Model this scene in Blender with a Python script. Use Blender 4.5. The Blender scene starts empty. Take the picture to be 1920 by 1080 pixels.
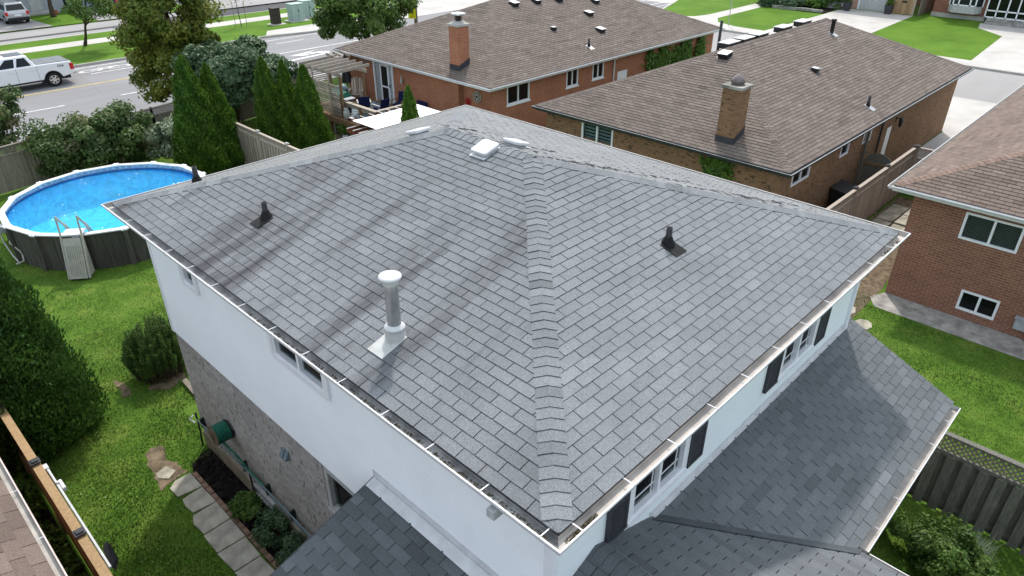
import bpy, math, random
import numpy as np
from mathutils import Vector, Matrix, Euler
R = math.radians
random.seed(7); NR = np.random.default_rng(11)
sc = bpy.context.scene
C = sc.collection
# ------------------------------------------------------------------ camera
FPX = 1322.4576
ROT = np.array([[0.69525, -0.36191, 0.62101], [-0.71876, -0.35197, 0.59957], [0.00155, -0.8632, -0.50486]])
ROT[0] /= np.linalg.norm(ROT[0]); ROT[1] -= ROT[0]*ROT[0].dot(ROT[1]); ROT[1] /= np.linalg.norm(ROT[1]); ROT[2] = np.cross(ROT[0], ROT[1])
CAM = np.array([-3.3116, -2.6022, 10.94])
cd = bpy.data.cameras.new('camera'); cam = bpy.data.objects.new('camera', cd); C.objects.link(cam)
M4 = Matrix([[ROT[i][0], -ROT[i][1], -ROT[i][2], CAM[i]] for i in range(3)] + [[0, 0, 0, 1]])
cam.matrix_world = M4
cd.sensor_width = 36; cd.lens = FPX/1920*36; cd.clip_start = 0.1; cd.clip_end = 2000
sc.camera = cam
# ------------------------------------------------------------------ world, sun, exposure
SAZ, SEL = R(38.5), R(54)          # azimuth counter-clockwise from +X
w = bpy.data.worlds.new("World"); sc.world = w; w.use_nodes = True
nt = w.node_tree; bg = nt.nodes['Background']
sky = nt.nodes.new('ShaderNodeTexSky'); sky.sky_type = 'NISHITA'; sky.sun_disc = False
sky.sun_elevation = SEL; sky.sun_rotation = math.pi/2 - SAZ
sky.air_density = 1.0; sky.dust_density = 3.0; sky.ozone_density = 1.0
# broken white cloud over the blue sky
tcw = nt.nodes.new('ShaderNodeTexCoord'); nzw = nt.nodes.new('ShaderNodeTexNoise'); nzw.inputs['Scale'].default_value = 2.2; nzw.inputs['Detail'].default_value = 6; nzw.inputs['Roughness'].default_value = .6
nt.links.new(tcw.outputs['Generated'], nzw.inputs['Vector'])
rpw = nt.nodes.new('ShaderNodeValToRGB'); rpw.color_ramp.elements[0].position = .44; rpw.color_ramp.elements[1].position = .6; nt.links.new(nzw.outputs['Fac'], rpw.inputs[0])
mxw = nt.nodes.new('ShaderNodeMix'); mxw.data_type = 'RGBA'; nt.links.new(rpw.outputs[0], mxw.inputs[0]); nt.links.new(sky.outputs[0], mxw.inputs[6]); mxw.inputs[7].default_value = (6.3, 6.75, 7.0, 1)
nt.links.new(mxw.outputs[2], bg.inputs[0]); bg.inputs[1].default_value = 0.15
sd = bpy.data.lights.new('sun', 'SUN'); sd.energy = 2.0; sd.angle = R(2.5); sd.color = (1, .955, .89)
sun = bpy.data.objects.new('sun', sd); C.objects.link(sun)
sund = Vector((math.cos(SEL)*math.cos(SAZ), math.cos(SEL)*math.sin(SAZ), math.sin(SEL)))
sun.rotation_euler = sund.to_track_quat('Z', 'Y').to_euler(); sun.location = (0, 0, 60)
sc.view_settings.view_transform = 'Standard'; sc.view_settings.look = 'None'
sc.view_settings.exposure = 0.85; sc.view_settings.gamma = 1
# ------------------------------------------------------------------ measuring helpers (photo survey -> world metres)
def _ray(px, py): return ROT @ np.array([px-960, py-540, FPX])
def at(px, py, z=0.0):
    r = _ray(px, py); return CAM + r*((z-CAM[2])/r[2])
def onx(px, py, x): r = _ray(px, py); return CAM + r*((x-CAM[0])/r[0])
def ony(px, py, y): r = _ray(px, py); return CAM + r*((y-CAM[1])/r[1])
def onpl(px, py, P, n):
    r = _ray(px, py); n = np.array(n); return CAM + r*((np.array(P)-CAM).dot(n)/r.dot(n))
def hgt(x, y, px, py):
    r = _ray(px, py); return CAM[2] + r[2]*math.hypot(x-CAM[0], y-CAM[1])/math.hypot(r[0], r[1])
# ------------------------------------------------------------------ materials
MATS = {}
def N(nt, t, **k):
    n = nt.nodes.new(t)
    for a, b in k.items(): setattr(n, a, b)
    return n
def mix(nt, fac, a, b, mode='MIX'):
    m = N(nt, 'ShaderNodeMix', data_type='RGBA', blend_type=mode)
    for s, x in ((0, fac), (6, a), (7, b)):
        if hasattr(x, 'is_output'): nt.links.new(x, m.inputs[s])
        elif s == 0: m.inputs[0].default_value = x
        else: m.inputs[s].default_value = (*x[:3], 1)
    return m.outputs[2]
def ramp(nt, x, *stops):
    r = N(nt, 'ShaderNodeValToRGB'); nt.links.new(x, r.inputs[0]); e = r.color_ramp.elements
    while len(e) < len(stops): e.new(0.5)
    for i, (p, c) in enumerate(stops):
        e[i].position = p; e[i].color = (*c[:3], 1) if hasattr(c, '__len__') else (c, c, c, 1)
    return r.outputs[0]
def noise(nt, sc_, det=3, rough=.6, vec=None, s3=None):
    n = N(nt, 'ShaderNodeTexNoise'); n.inputs['Scale'].default_value = sc_; n.inputs['Detail'].default_value = det
    n.inputs['Roughness'].default_value = rough
    if vec is None: vec = N(nt, 'ShaderNodeTexCoord').outputs['Object']
    if s3:
        m = N(nt, 'ShaderNodeMapping'); m.inputs['Scale'].default_value = s3; nt.links.new(vec, m.inputs[0]); vec = m.outputs[0]
    nt.links.new(vec, n.inputs['Vector']); return n.outputs['Fac']
def newmat(name, rough=.8, spec=.3, metal=0):
    m = bpy.data.materials.new(name); m.use_nodes = True; nt = m.node_tree; b = nt.nodes['Principled BSDF']
    b.inputs['Roughness'].default_value = rough; b.inputs['Specular IOR Level'].default_value = spec; b.inputs['Metallic'].default_value = metal
    MATS[name] = m; return m, nt, b
def bump(nt, b, h, s=.3, d=.01):
    n = N(nt, 'ShaderNodeBump'); n.inputs['Strength'].default_value = s; n.inputs['Distance'].default_value = d
    nt.links.new(h, n.inputs['Height']); nt.links.new(n.outputs[0], b.inputs['Normal'])
def simple(name, col, rough=.6, spec=.3, metal=0, var=.12, scale=6, s3=None, bmp=0):
    m, nt, b = newmat(name, rough, spec, metal)
    f = noise(nt, scale, 4, s3=s3); c2 = tuple(x*(1-var*2) for x in col); c1 = tuple(min(1, x*(1+var)) for x in col)
    nt.links.new(ramp(nt, f, (.3, c2), (.7, c1)), b.inputs['Base Color'])
    if bmp: bump(nt, b, noise(nt, scale*8, 3, s3=s3), bmp)
    return m
def tintattr(nt):
    a = N(nt, 'ShaderNodeAttribute'); a.attribute_name = 'tint'; return a.outputs['Fac']
def shingle(name, ca, cb, cc, speck=(150, .25), streak=0, flecks=0, blot=.12):
    m, nt, b = newmat(name, .9, .15)
    c = ramp(nt, tintattr(nt), (.1, ca), (.5, cb), (.9, cc))
    g = noise(nt, speck[0], 2, .8); k = speck[1]
    c = mix(nt, 1.0, c, ramp(nt, g, (.35, 1-k), (.65, 1+k)), 'MULTIPLY')
    bl = noise(nt, 1.1, 4)
    c = mix(nt, 1.0, c, ramp(nt, bl, (.3, 1-blot), (.7, 1+blot*.6)), 'MULTIPLY')
    if streak:
        s = noise(nt, 1, 5, .6, s3=(.16, 1.5, .1)); s2 = noise(nt, .33, 1, .5)
        a = ramp(nt, s, (.5, 0), (.64, 1)); d = ramp(nt, s2, (.38, 0.2), (.56, 1))
        f = mix(nt, 1.0, a, d, 'MULTIPLY'); q = N(nt, 'ShaderNodeMath', operation='MULTIPLY'); q.inputs[1].default_value = min(1, streak*1.25)
        nt.links.new(f, q.inputs[0]); c = mix(nt, q.outputs[0], c, (.05, .05, .053))
        e = noise(nt, 2.3, 3); c = mix(nt, ramp(nt, e, (.6, 0), (.75, .3)), c, (.125, .12, .112))
    if flecks:
        s = noise(nt, 1, 4, .75, s3=(6, 16, 8)); a = ramp(nt, s, (.60, 0), (.63, 1))
        c = mix(nt, a, c, (.03, .03, .03))
    nt.links.new(c, b.inputs['Base Color']); bump(nt, b, g, .35, .004)
    return m
def brick(name, c1, c2, mortar, w=.215, h=.075, ms=.009, rough=.85, spots=None, bmp=.5, sps=(4.2, 4.2, 12), spr=(.64, .67)):
    m, nt, b = newmat(name, rough, .15)
    tc = N(nt, 'ShaderNodeTexCoord'); sp = N(nt, 'ShaderNodeSeparateXYZ'); nt.links.new(tc.outputs['Object'], sp.inputs[0])
    ad = N(nt, 'ShaderNodeMath', operation='ADD'); nt.links.new(sp.outputs[0], ad.inputs[0]); nt.links.new(sp.outputs[1], ad.inputs[1])
    cb = N(nt, 'ShaderNodeCombineXYZ'); nt.links.new(ad.outputs[0], cb.inputs[0]); nt.links.new(sp.outputs[2], cb.inputs[1])
    t = N(nt, 'ShaderNodeTexBrick'); nt.links.new(cb.outputs[0], t.inputs['Vector'])
    t.inputs['Scale'].default_value = 1; t.inputs['Brick Width'].default_value = w; t.inputs['Row Height'].default_value = h
    t.inputs['Mortar Size'].default_value = ms; t.inputs['Mortar Smooth'].default_value = .2; t.inputs['Bias'].default_value = -.1
    for i, c in zip((1, 2, 3), (c1, c2, mortar)): t.inputs[i].default_value = (*c, 1)
    c = mix(nt, 1.0, t.outputs[0], ramp(nt, noise(nt, 1.2, 4), (.3, .88), (.7, 1.1)), 'MULTIPLY')
    if spots:
        v = noise(nt, 1, 2, .5, s3=sps); c = mix(nt, ramp(nt, v, (spr[0], 0), (spr[1], .8)), c, spots)
    nt.links.new(c, b.inputs['Base Color'])
    inv = N(nt, 'ShaderNodeMath', operation='SUBTRACT'); inv.inputs[0].default_value = 1; nt.links.new(t.outputs['Fac'], inv.inputs[1])
    bump(nt, b, inv.outputs[0], bmp, .008); return m
def leafmat(name, ca, cb, cc, trans=.25):
    m, nt, b = newmat(name, .55, .3)
    c = ramp(nt, tintattr(nt), (0, ca), (.5, cb), (1, cc))
    c = mix(nt, 1.0, c, ramp(nt, noise(nt, 1.7, 3), (.3, .75), (.7, 1.2)), 'MULTIPLY')
    nt.links.new(c, b.inputs['Base Color'])
    tr = N(nt, 'ShaderNodeBsdfTranslucent'); nt.links.new(c, tr.inputs[0])
    ms = N(nt, 'ShaderNodeMixShader'); ms.inputs[0].default_value = trans
    nt.links.new(b.outputs[0], ms.inputs[1]); nt.links.new(tr.outputs[0], ms.inputs[2])
    nt.links.new(ms.outputs[0], nt.nodes['Material Output'].inputs[0]); return m
def glassmat(name, tint=(.9, .95, .95), see=.75):
    m, nt, b = newmat(name, .04, .5); b.inputs['Base Color'].default_value = (.01, .012, .014, 1)
    tr = N(nt, 'ShaderNodeBsdfTransparent'); tr.inputs[0].default_value = (*tint, 1)
    ms = N(nt, 'ShaderNodeMixShader'); ms.inputs[0].default_value = see
    nt.links.new(b.outputs[0], ms.inputs[1]); nt.links.new(tr.outputs[0], ms.inputs[2])
    nt.links.new(ms.outputs[0], nt.nodes['Material Output'].inputs[0]); return m
def woodmat(name, ca, cb, rough=.85, s3=(3, 3, .35), k=9):
    m, nt, b = newmat(name, rough, .15)
    f = noise(nt, k, 5, .65, s3=s3); c = ramp(nt, f, (.25, ca), (.75, cb))
    c = mix(nt, 1.0, c, ramp(nt, tintattr(nt), (0, .7), (1, 1.3)), 'MULTIPLY')
    nt.links.new(c, b.inputs['Base Color']); bump(nt, b, f, .3, .004); return m
def siding(name, col, exp=.1, rough=.45, dirt=.06):
    m, nt, b = newmat(name, rough, .35)
    f = noise(nt, 1.3, 4); nt.links.new(ramp(nt, f, (.3, tuple(x*(1-dirt) for x in col)), (.7, col)), b.inputs['Base Color'])
    tc = N(nt, 'ShaderNodeTexCoord'); sp = N(nt, 'ShaderNodeSeparateXYZ'); nt.links.new(tc.outputs['Object'], sp.inputs[0])
    md = N(nt, 'ShaderNodeMath', operation='FRACT'); dv = N(nt, 'ShaderNodeMath', operation='DIVIDE'); dv.inputs[1].default_value = exp
    nt.links.new(sp.outputs[2], dv.inputs[0]); nt.links.new(dv.outputs[0], md.inputs[0])
    iv = N(nt, 'ShaderNodeMath', operation='SUBTRACT'); iv.inputs[0].default_value = 1; nt.links.new(md.outputs[0], iv.inputs[1])
    bump(nt, b, iv.outputs[0], .9, .02); return m

shingle('grey_shingle', (.108, .117, .124), (.17, .182, .192), (.232, .246, .257), (110, .45))
shingle('grey_shingle_streaked', (.102, .11, .117), (.16, .171, .181), (.222, .235, .247), (110, .45), streak=.72)
shingle('grey_shingle_curled', (.14, .148, .153), (.19, .2, .206), (.24, .25, .258), (130, .3), flecks=1)
shingle('grey_shingle_pale', (.14, .147, .147), (.185, .193, .193), (.23, .24, .24), (130, .3))
shingle('dark_shingle', (.07, .078, .084), (.12, .131, .139), (.18, .193, .203), (130, .35))
shingle('brown_shingle', (.082, .066, .056), (.145, .12, .104), (.205, .174, .153), (70, .3))
shingle('reddish_shingle', (.15, .105, .085), (.22, .155, .125), (.29, .205, .165), (70, .3))
shingle('warm_shingle', (.09, .068, .056), (.15, .117, .098), (.215, .17, .143), (70, .3))
simple('underlay_shade', (.028, .029, .032), .95, .1)  # roof underlay; its dark tone also paints shade into tab gaps and course edges
simple('white_metal', (.58, .59, .6), .35, .4, var=.08, scale=5)
simple('gutter_inside', (.42, .395, .36), .6, .3, var=.14, scale=3)
simple('gutter_inside_grey', (.42, .44, .45), .55, .3, var=.2, scale=5)
simple('gutter_debris', (.12, .105, .07), .95, .1, var=.45, scale=30, bmp=.6)
simple('pink_metal', (.62, .5, .47), .5, .3, var=.15, scale=4)
siding('white_siding', (.78, .815, .83), .1)
siding('blue_white_siding', (.77, .83, .855), .2)
simple('white_trim', (.75, .77, .8), .4, .4, var=.03)
simple('old_white', (.42, .43, .415), .5, .3, var=.1)
simple('valley_metal', (.06, .068, .078), .6, .3, var=.12, scale=3)
simple('navy_glass', (.02, .04, .08), .12, .6, var=.2)
simple('terracotta_old', (.2, .13, .095), .9, .1, var=.25, scale=6)
simple('garage_blue_light', (.3, .4, .48), .6, .2, var=.05)
simple('dull_copper', (.16, .135, .135), .6, .3, var=.15)
simple('gutter_dirty', (.3, .305, .3), .7, .2, var=.3, scale=4)
simple('charcoal_metal', (.035, .038, .045), .5, .4, var=.1)
simple('black_plastic', (.016, .017, .019), .45, .4, var=.2)
simple('black_rubber', (.018, .018, .018), .85, .2, var=.2)
simple('galvanised', (.42, .43, .44), .42, .5, metal=.55, var=.2, scale=9, s3=(1, 1, .3))
simple('chrome', (.7, .7, .7), .2, .5, metal=1, var=.05)
simple('navy_cloth', (.012, .016, .06), .9, .1)
simple('grey_paint', (.33, .36, .38), .6, .3)
simple('concrete', (.4, .39, .365), .9, .15, var=.09, scale=1.2, bmp=.1)
simple('pale_concrete', (.43, .415, .39), .9, .15, var=.09, scale=.5, bmp=.05)
simple('old_concrete', (.3, .29, .265), .95, .1, var=.28, scale=2.2, bmp=.3)
simple('slab_concrete', (.36, .34, .285), .95, .1, var=.2, scale=3, bmp=.3)
simple('foundation', (.27, .235, .18), .95, .1, var=.2, scale=2.5, bmp=.3)
simple('brown_box', (.045, .035, .03), .6, .2)
simple('green_box', (.33, .43, .4), .6, .2, var=.08)
simple('garage_blue', (.2, .27, .32), .6, .2, var=.05)
simple('rug', (.2, .24, .27), .95, .05, var=.35, scale=4)
simple('sail_white', (.85, .85, .85), .8, .2, var=.01)
simple('green_hose', (.01, .12, .075), .5, .3, var=.2)
simple('grey_cable', (.13, .18, .2), .5, .3)
simple('taupe_plastic', (.36, .35, .31), .55, .3, var=.08)
simple('sign_yellow', (.85, .85, .02), .5, .3, var=.02)
simple('sign_black', (.01, .01, .01), .5, .3)
simple('sign_orange', (.75, .25, .03), .5, .3)
simple('pinkish_brick_plain', (.42, .27, .2), .9, .1)
simple('curtain', (.6, .63, .65), .8, .1, var=.2, scale=2, s3=(6, 6, .3))
simple('soil', (.022, .019, .017), 1, .05, var=.5, scale=9, bmp=.8)
simple('dry_soil', (.16, .125, .085), 1, .05, var=.3, scale=5, bmp=.5)
simple('bark', (.075, .055, .04), .95, .1, var=.3, scale=8, s3=(1, 1, .3), bmp=.5)
simple('white_paint_line', (.68, .68, .66), .8, .1, var=.14, scale=3)
simple('yellow_paint_line', (.6, .47, .16), .8, .1, var=.12, scale=3)
simple('red_lens', (.5, .01, .015), .25, .5, var=.1)
simple('terracotta', (.35, .1, .04), .8, .2)
simple('pale_blue_blind', (.45, .55, .6), .7, .2, var=.05)
simple('green_blind', (.24, .26, .245), .7, .2, var=.05)
simple('dark_interior', (.03, .03, .03), .9, .1)
simple('stone_paver', (.33, .31, .25), .95, .1, var=.25, scale=2.5, bmp=.4)
brick('grey_brick', (.33, .31, .29), (.42, .4, .38), (.26, .245, .235), .23, .08, .008, bmp=.3, spots=(.1, .092, .085), sps=(16, 16, 7), spr=(.6, .66))
brick('red_brick', (.29, .105, .056), (.36, .14, .078), (.36, .22, .15))
brick('brown_red_brick', (.19, .083, .055), (.25, .113, .075), (.3, .2, .15))
brick('tan_brick', (.185, .1, .052), (.25, .138, .07), (.22, .16, .11), spots=(.045, .036, .028), sps=(4.6, 4.6, 13), spr=(.6, .63))
brick('dark_red_brick', (.2, .06, .04), (.28, .1, .06), (.3, .24, .2))
glassmat('glass'); glassmat('dark_glass', (.3, .34, .36), .45); glassmat('car_glass', (.1, .11, .13), .35)
woodmat('grey_wood', (.13, .115, .09), (.27, .24, .2))
woodmat('mossy_wood', (.07, .072, .06), (.18, .175, .15))
woodmat('new_wood', (.24, .15, .07), (.42, .3, .175), .75)
woodmat('weathered_wood', (.24, .2, .165), (.46, .41, .35))
woodmat('brown_wood', (.12, .07, .035), (.26, .17, .095))
woodmat('red_brown_wood', (.1, .035, .02), (.2, .08, .05))
woodmat('pool_wall', (.022, .023, .02), (.1, .095, .08), .7, s3=(2, 2, .12), k=7)
leafmat('leaf_cedar', (.028, .07, .006), (.06, .135, .013), (.13, .23, .03), .3)
leafmat('leaf_cedar_dark', (.022, .056, .009), (.042, .1, .016), (.08, .165, .03))
leafmat('leaf_maple', (.075, .12, .018), (.14, .19, .028), (.27, .25, .035), .4)
leafmat('leaf_blue_green', (.03, .065, .028), (.065, .125, .055), (.15, .22, .12), .3)
leafmat('leaf_lilac', (.05, .09, .025), (.09, .16, .04), (.19, .15, .09), .3)
leafmat('leaf_silver', (.1, .15, .08), (.26, .32, .2), (.45, .5, .36), .3)
leafmat('leaf_green', (.045, .09, .016), (.085, .16, .028), (.18, .28, .07), .35)
leafmat('leaf_bright', (.04, .1, .01), (.08, .17, .02), (.14, .25, .04))
leafmat('leaf_pine', (.035, .08, .014), (.065, .135, .022), (.13, .22, .045))
leafmat('grass_blade', (.052, .108, .016), (.092, .178, .024), (.185, .245, .055))
leafmat('grey_twig', (.07, .065, .06), (.11, .1, .09), (.17, .16, .15), .1)
# lawn
m, nt, b = newmat('lawn', .95, .1)
a = noise(nt, 1.1, 5, .6); c = ramp(nt, a, (.3, (.048, .1, .012)), (.5, (.075, .15, .018)), (.72, (.135, .19, .035)))
c = mix(nt, 1.0, c, ramp(nt, noise(nt, 45, 3, .8), (.3, .55), (.7, 1.4)), 'MULTIPLY')
c = mix(nt, ramp(nt, noise(nt, .7, 5, .7), (.66, 0), (.74, .5)), c, (.15, .15, .05))
nt.links.new(c, b.inputs['Base Color']); bump(nt, b, noise(nt, 40, 3, .8), .8, .03)
m, nt, b = newmat('far_lawn', .95, .1)
a = noise(nt, .35, 5, .6); c = ramp(nt, a, (.3, (.055, .12, .01)), (.7, (.095, .185, .018)))
c = mix(nt, 1.0, c, ramp(nt, noise(nt, 12, 4, .8), (.3, .75), (.7, 1.25)), 'MULTIPLY')
nt.links.new(c, b.inputs['Base Color']); bump(nt, b, noise(nt, 20, 3, .8), .5, .03)
def asphalt(name, col, crack=True):
    m, nt, b = newmat(name, .9, .15)
    c = ramp(nt, noise(nt, .25, 4, .6, s3=(.25, 1, 1)), (.3, tuple(x*.86 for x in col)), (.7, tuple(x*1.12 for x in col)))
    c = mix(nt, 1.0, c, ramp(nt, noise(nt, 60, 2, .8), (.3, .85), (.7, 1.15)), 'MULTIPLY')
    if crack:
        v = N(nt, 'ShaderNodeTexVoronoi', feature='DISTANCE_TO_EDGE'); v.inputs['Scale'].default_value = .16
        tc = N(nt, 'ShaderNodeTexCoord'); nn = N(nt, 'ShaderNodeTexNoise'); nn.inputs['Scale'].default_value = .8
        nt.links.new(tc.outputs['Object'], nn.inputs['Vector'])
        c0 = mix(nt, .25, tc.outputs['Object'], nn.outputs['Color']); nt.links.new(c0, v.inputs['Vector'])
        c = mix(nt, ramp(nt, v.outputs['Distance'], (.0, .3), (.005, 0)), c, tuple(x*.35 for x in col))
    nt.links.new(c, b.inputs['Base Color']); bump(nt, b, noise(nt, 120, 2, .8), .3, .004)
asphalt('road_asphalt', (.21, .21, .215)); asphalt('dark_asphalt', (.07, .07, .075), False); asphalt('old_asphalt', (.27, .265, .26), False)
m, nt, b = newmat('pool_water', .03, .5)
b.inputs['Base Color'].default_value = (.02, .45, .75, 1)
c = ramp(nt, noise(nt, 1.6, 4, .7, s3=(1, 2, 1)), (.3, (.02, .42, .72)), (.7, (.1, .62, .85)))
nt.links.new(c, b.inputs['Base Color']); bump(nt, b, noise(nt, 3.2, 4, .62, s3=(1, 2.2, 1)), .9, .16); b.inputs['Specular IOR Level'].default_value = .8
tr = N(nt, 'ShaderNodeBsdfTransparent'); tr.inputs[0].default_value = (.55, .92, 1, 1)
ms = N(nt, 'ShaderNodeMixShader'); ms.inputs[0].default_value = .68
nt.links.new(b.outputs[0], ms.inputs[1]); nt.links.new(tr.outputs[0], ms.inputs[2]); nt.links.new(ms.outputs[0], nt.nodes['Material Output'].inputs[0])
m, nt, b = newmat('pool_liner', .5, .3)
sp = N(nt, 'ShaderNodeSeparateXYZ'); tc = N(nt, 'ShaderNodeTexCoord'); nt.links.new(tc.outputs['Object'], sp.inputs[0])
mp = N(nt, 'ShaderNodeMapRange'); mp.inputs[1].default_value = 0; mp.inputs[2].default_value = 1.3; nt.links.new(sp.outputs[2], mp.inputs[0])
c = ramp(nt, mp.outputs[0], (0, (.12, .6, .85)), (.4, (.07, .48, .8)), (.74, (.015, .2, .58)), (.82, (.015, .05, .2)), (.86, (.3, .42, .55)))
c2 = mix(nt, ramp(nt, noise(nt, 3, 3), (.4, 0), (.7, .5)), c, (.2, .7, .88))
c = mix(nt, 1.0, c, ramp(nt, noise(nt, 4, 4, .7), (.35, .7), (.65, 1.25)), 'MULTIPLY')  # caustic light ripples painted into the liner colour, like a swirl print
nt.links.new(c, b.inputs['Base Color'])
m, nt, b = newmat('car_white', .25, .5); b.inputs['Base Color'].default_value = (.75, .76, .78, 1); b.inputs['Coat Weight'].default_value = .5
m, nt, b = newmat('car_silver', .3, .5, .4); b.inputs['Base Color'].default_value = (.42, .43, .44, 1)
m, nt, b = newmat('car_black', .2, .5); b.inputs['Base Color'].default_value = (.012, .013, .016, 1)
m, nt, b = newmat('tonneau', .6, .3); b.inputs['Base Color'].default_value = (.13, .145, .155, 1)
# ------------------------------------------------------------------ object helpers
LOC = {}
def tag(o, label=None, cat=None, group=None, kind=None):
    if label: o['label'] = label
    if cat: o['category'] = cat
    if group: o['group'] = group
    if kind: o['kind'] = kind
    return o
def thing(name, label, cat, loc, group=None, rz=0):
    o = bpy.data.objects.new(name, None); C.objects.link(o); o.empty_display_size = .2
    o.location = loc; o.rotation_euler = (0, 0, rz); LOC[o.name] = Vector(loc)
    return tag(o, label, cat, group)
def dup(root, loc, rz=0, label=None, group=None, scale=None):
    def cp(o, par):
        c = o.copy(); C.objects.link(c); c.parent = par
        for k in list(kids[o.name]): cp(k, c)
        return c
    kids = {}
    def walk(o):
        kids[o.name] = list(o.children)
        for k in o.children: walk(k)
    walk(root); r = cp(root, None); r.location = loc; r.rotation_euler = (0, 0, rz)
    if scale: r.scale = scale
    LOC[r.name] = Vector(loc)
    return tag(r, label, group=group)
class MB:
    """collects faces in world coordinates; build() links them as one mesh object"""
    def __init__(s, tint=.5): s.v = []; s.f = []; s.m = []; s.t = []; s.mi = 0; s.tint = tint; s.sm = []; s.smooth = False
    def face(s, pts, mi=None, t=None, sm=None):
        n = len(s.v); s.v.extend(tuple(p) for p in pts); s.f.append(tuple(range(n, n+len(pts))))
        s.m.append(s.mi if mi is None else mi); s.t.append(s.tint if t is None else t); s.sm.append(s.smooth if sm is None else sm)
    def mesh(s, vs, fs, mi=None, t=None, sm=None):
        n = len(s.v); s.v.extend(tuple(p) for p in vs)
        for f in fs:
            s.f.append(tuple(n+i for i in f)); s.m.append(s.mi if mi is None else mi)
            s.t.append(s.tint if t is None else t); s.sm.append(s.smooth if sm is None else sm)
        return s
    def box(s, a, b, **k):
        (x0, y0, z0), (x1, y1, z1) = a, b
        v = [(x, y, z) for z in (z0, z1) for y in (y0, y1) for x in (x0, x1)]
        return s.mesh(v, [(0, 2, 3, 1), (4, 5, 7, 6), (0, 1, 5, 4), (2, 6, 7, 3), (0, 4, 6, 2), (1, 3, 7, 5)], **k)
    def bar(s, p, q, w, h, up=(0, 0, 1), **k):
        p = Vector(p); q = Vector(q); d = (q-p).normalized(); u = Vector(up); sx = d.cross(u)
        if sx.length < 1e-4: sx = d.cross(Vector((1, 0, 0)))
        sx.normalize(); u = sx.cross(d); a = sx*w/2; b = u*h/2
        v = [p-a-b, p+a-b, p+a+b, p-a+b, q-a-b, q+a-b, q+a+b, q-a+b]
        return s.mesh(v, [(0, 1, 2, 3), (4, 7, 6, 5), (0, 4, 5, 1), (1, 5, 6, 2), (2, 6, 7, 3), (3, 7, 4, 0)], **k)
    def tube(s, pts, rr, n=8, cap=True, sm=True, **k):
        pts = [Vector(p) for p in pts]; rr = rr if hasattr(rr, '__len__') else [rr]*len(pts)
        vs = []; ref = None
        for i, p in enumerate(pts):
            d = (pts[min(i+1, len(pts)-1)]-pts[max(i-1, 0)]).normalized()
            if ref is None: ref = Vector((1, 0, 0)) if abs(d.x) < .8 else Vector((0, 1, 0))
            a = (ref - d*ref.dot(d)).normalized(); ref = a; b = d.cross(a)
            vs += [p+(a*math.cos(2*math.pi*j/n)+b*math.sin(2*math.pi*j/n))*rr[i] for j in range(n)]
        fs = [(i*n+j, i*n+(j+1) % n, (i+1)*n+(j+1) % n, (i+1)*n+j) for i in range(len(pts)-1) for j in range(n)]
        s.mesh(vs, fs, sm=sm, **k)
        if cap: s.mesh(vs[:n], [tuple(reversed(range(n)))], sm=False, **k); s.mesh(vs[-n:], [tuple(range(n))], sm=False, **k)
        return s
    def lathe(s, c, prof, n=16, sm=True, **k):
        c = Vector(c); vs = [c+Vector((r*math.cos(2*math.pi*j/n), r*math.sin(2*math.pi*j/n), z)) for r, z in prof for j in range(n)]
        fs = [(i*n+j, i*n+(j+1) % n, (i+1)*n+(j+1) % n, (i+1)*n+j) for i in range(len(prof)-1) for j in range(n)]
        return s.mesh(vs, fs, sm=sm, **k)
    def slab(s, poly, z0, z1, **k):      # vertical prism over a 2-D polygon (ccw)
        n = len(poly); v = [(x, y, z0) for x, y in poly]+[(x, y, z1) for x, y in poly]
        return s.mesh(v, [tuple(range(n, 2*n)), tuple(reversed(range(n)))]+[(i, (i+1) % n, n+(i+1) % n, n+i) for i in range(n)], **k)
    def extr(s, poly, d, **k):           # 3-D polygon pushed along d
        n = len(poly); d = Vector(d); v = [Vector(p) for p in poly]; v += [p+d for p in v]
        return s.mesh(v, [tuple(range(n, 2*n)), tuple(reversed(range(n)))]+[(i, (i+1) % n, n+(i+1) % n, n+i) for i in range(n)], **k)
    def build(s, name, mats, parent=None, origin=None, bevel=0, local=False, flip=False):
        me = bpy.data.meshes.new(name); root = parent
        while root is not None and root.parent is not None: root = root.parent
        o0 = Vector((0, 0, 0)) if local else (LOC[root.name] if root else Vector(origin) if origin is not None else Vector((0, 0, 0)))
        v = np.array([tuple(p) for p in s.v], dtype=float) - np.array(o0)
        me.from_pydata(v.tolist(), [], s.f)
        if isinstance(mats, str): mats = [mats]
        for m in mats: me.materials.append(MATS[m])
        me.polygons.foreach_set('material_index', s.m); me.polygons.foreach_set('use_smooth', s.sm)
        a = me.attributes.new('tint', 'FLOAT', 'FACE'); a.data.foreach_set('value', s.t)
        me.update(); o = bpy.data.objects.new(name, me); C.objects.link(o); o.parent = parent
        if root is None: o.location = o0; LOC[o.name] = o0
        if bevel:
            b = o.modifiers.new('bevel', 'BEVEL'); b.width = bevel; b.segments = 2; b.limit_method = 'ANGLE'; b.angle_limit = R(40)
        return o
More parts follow.
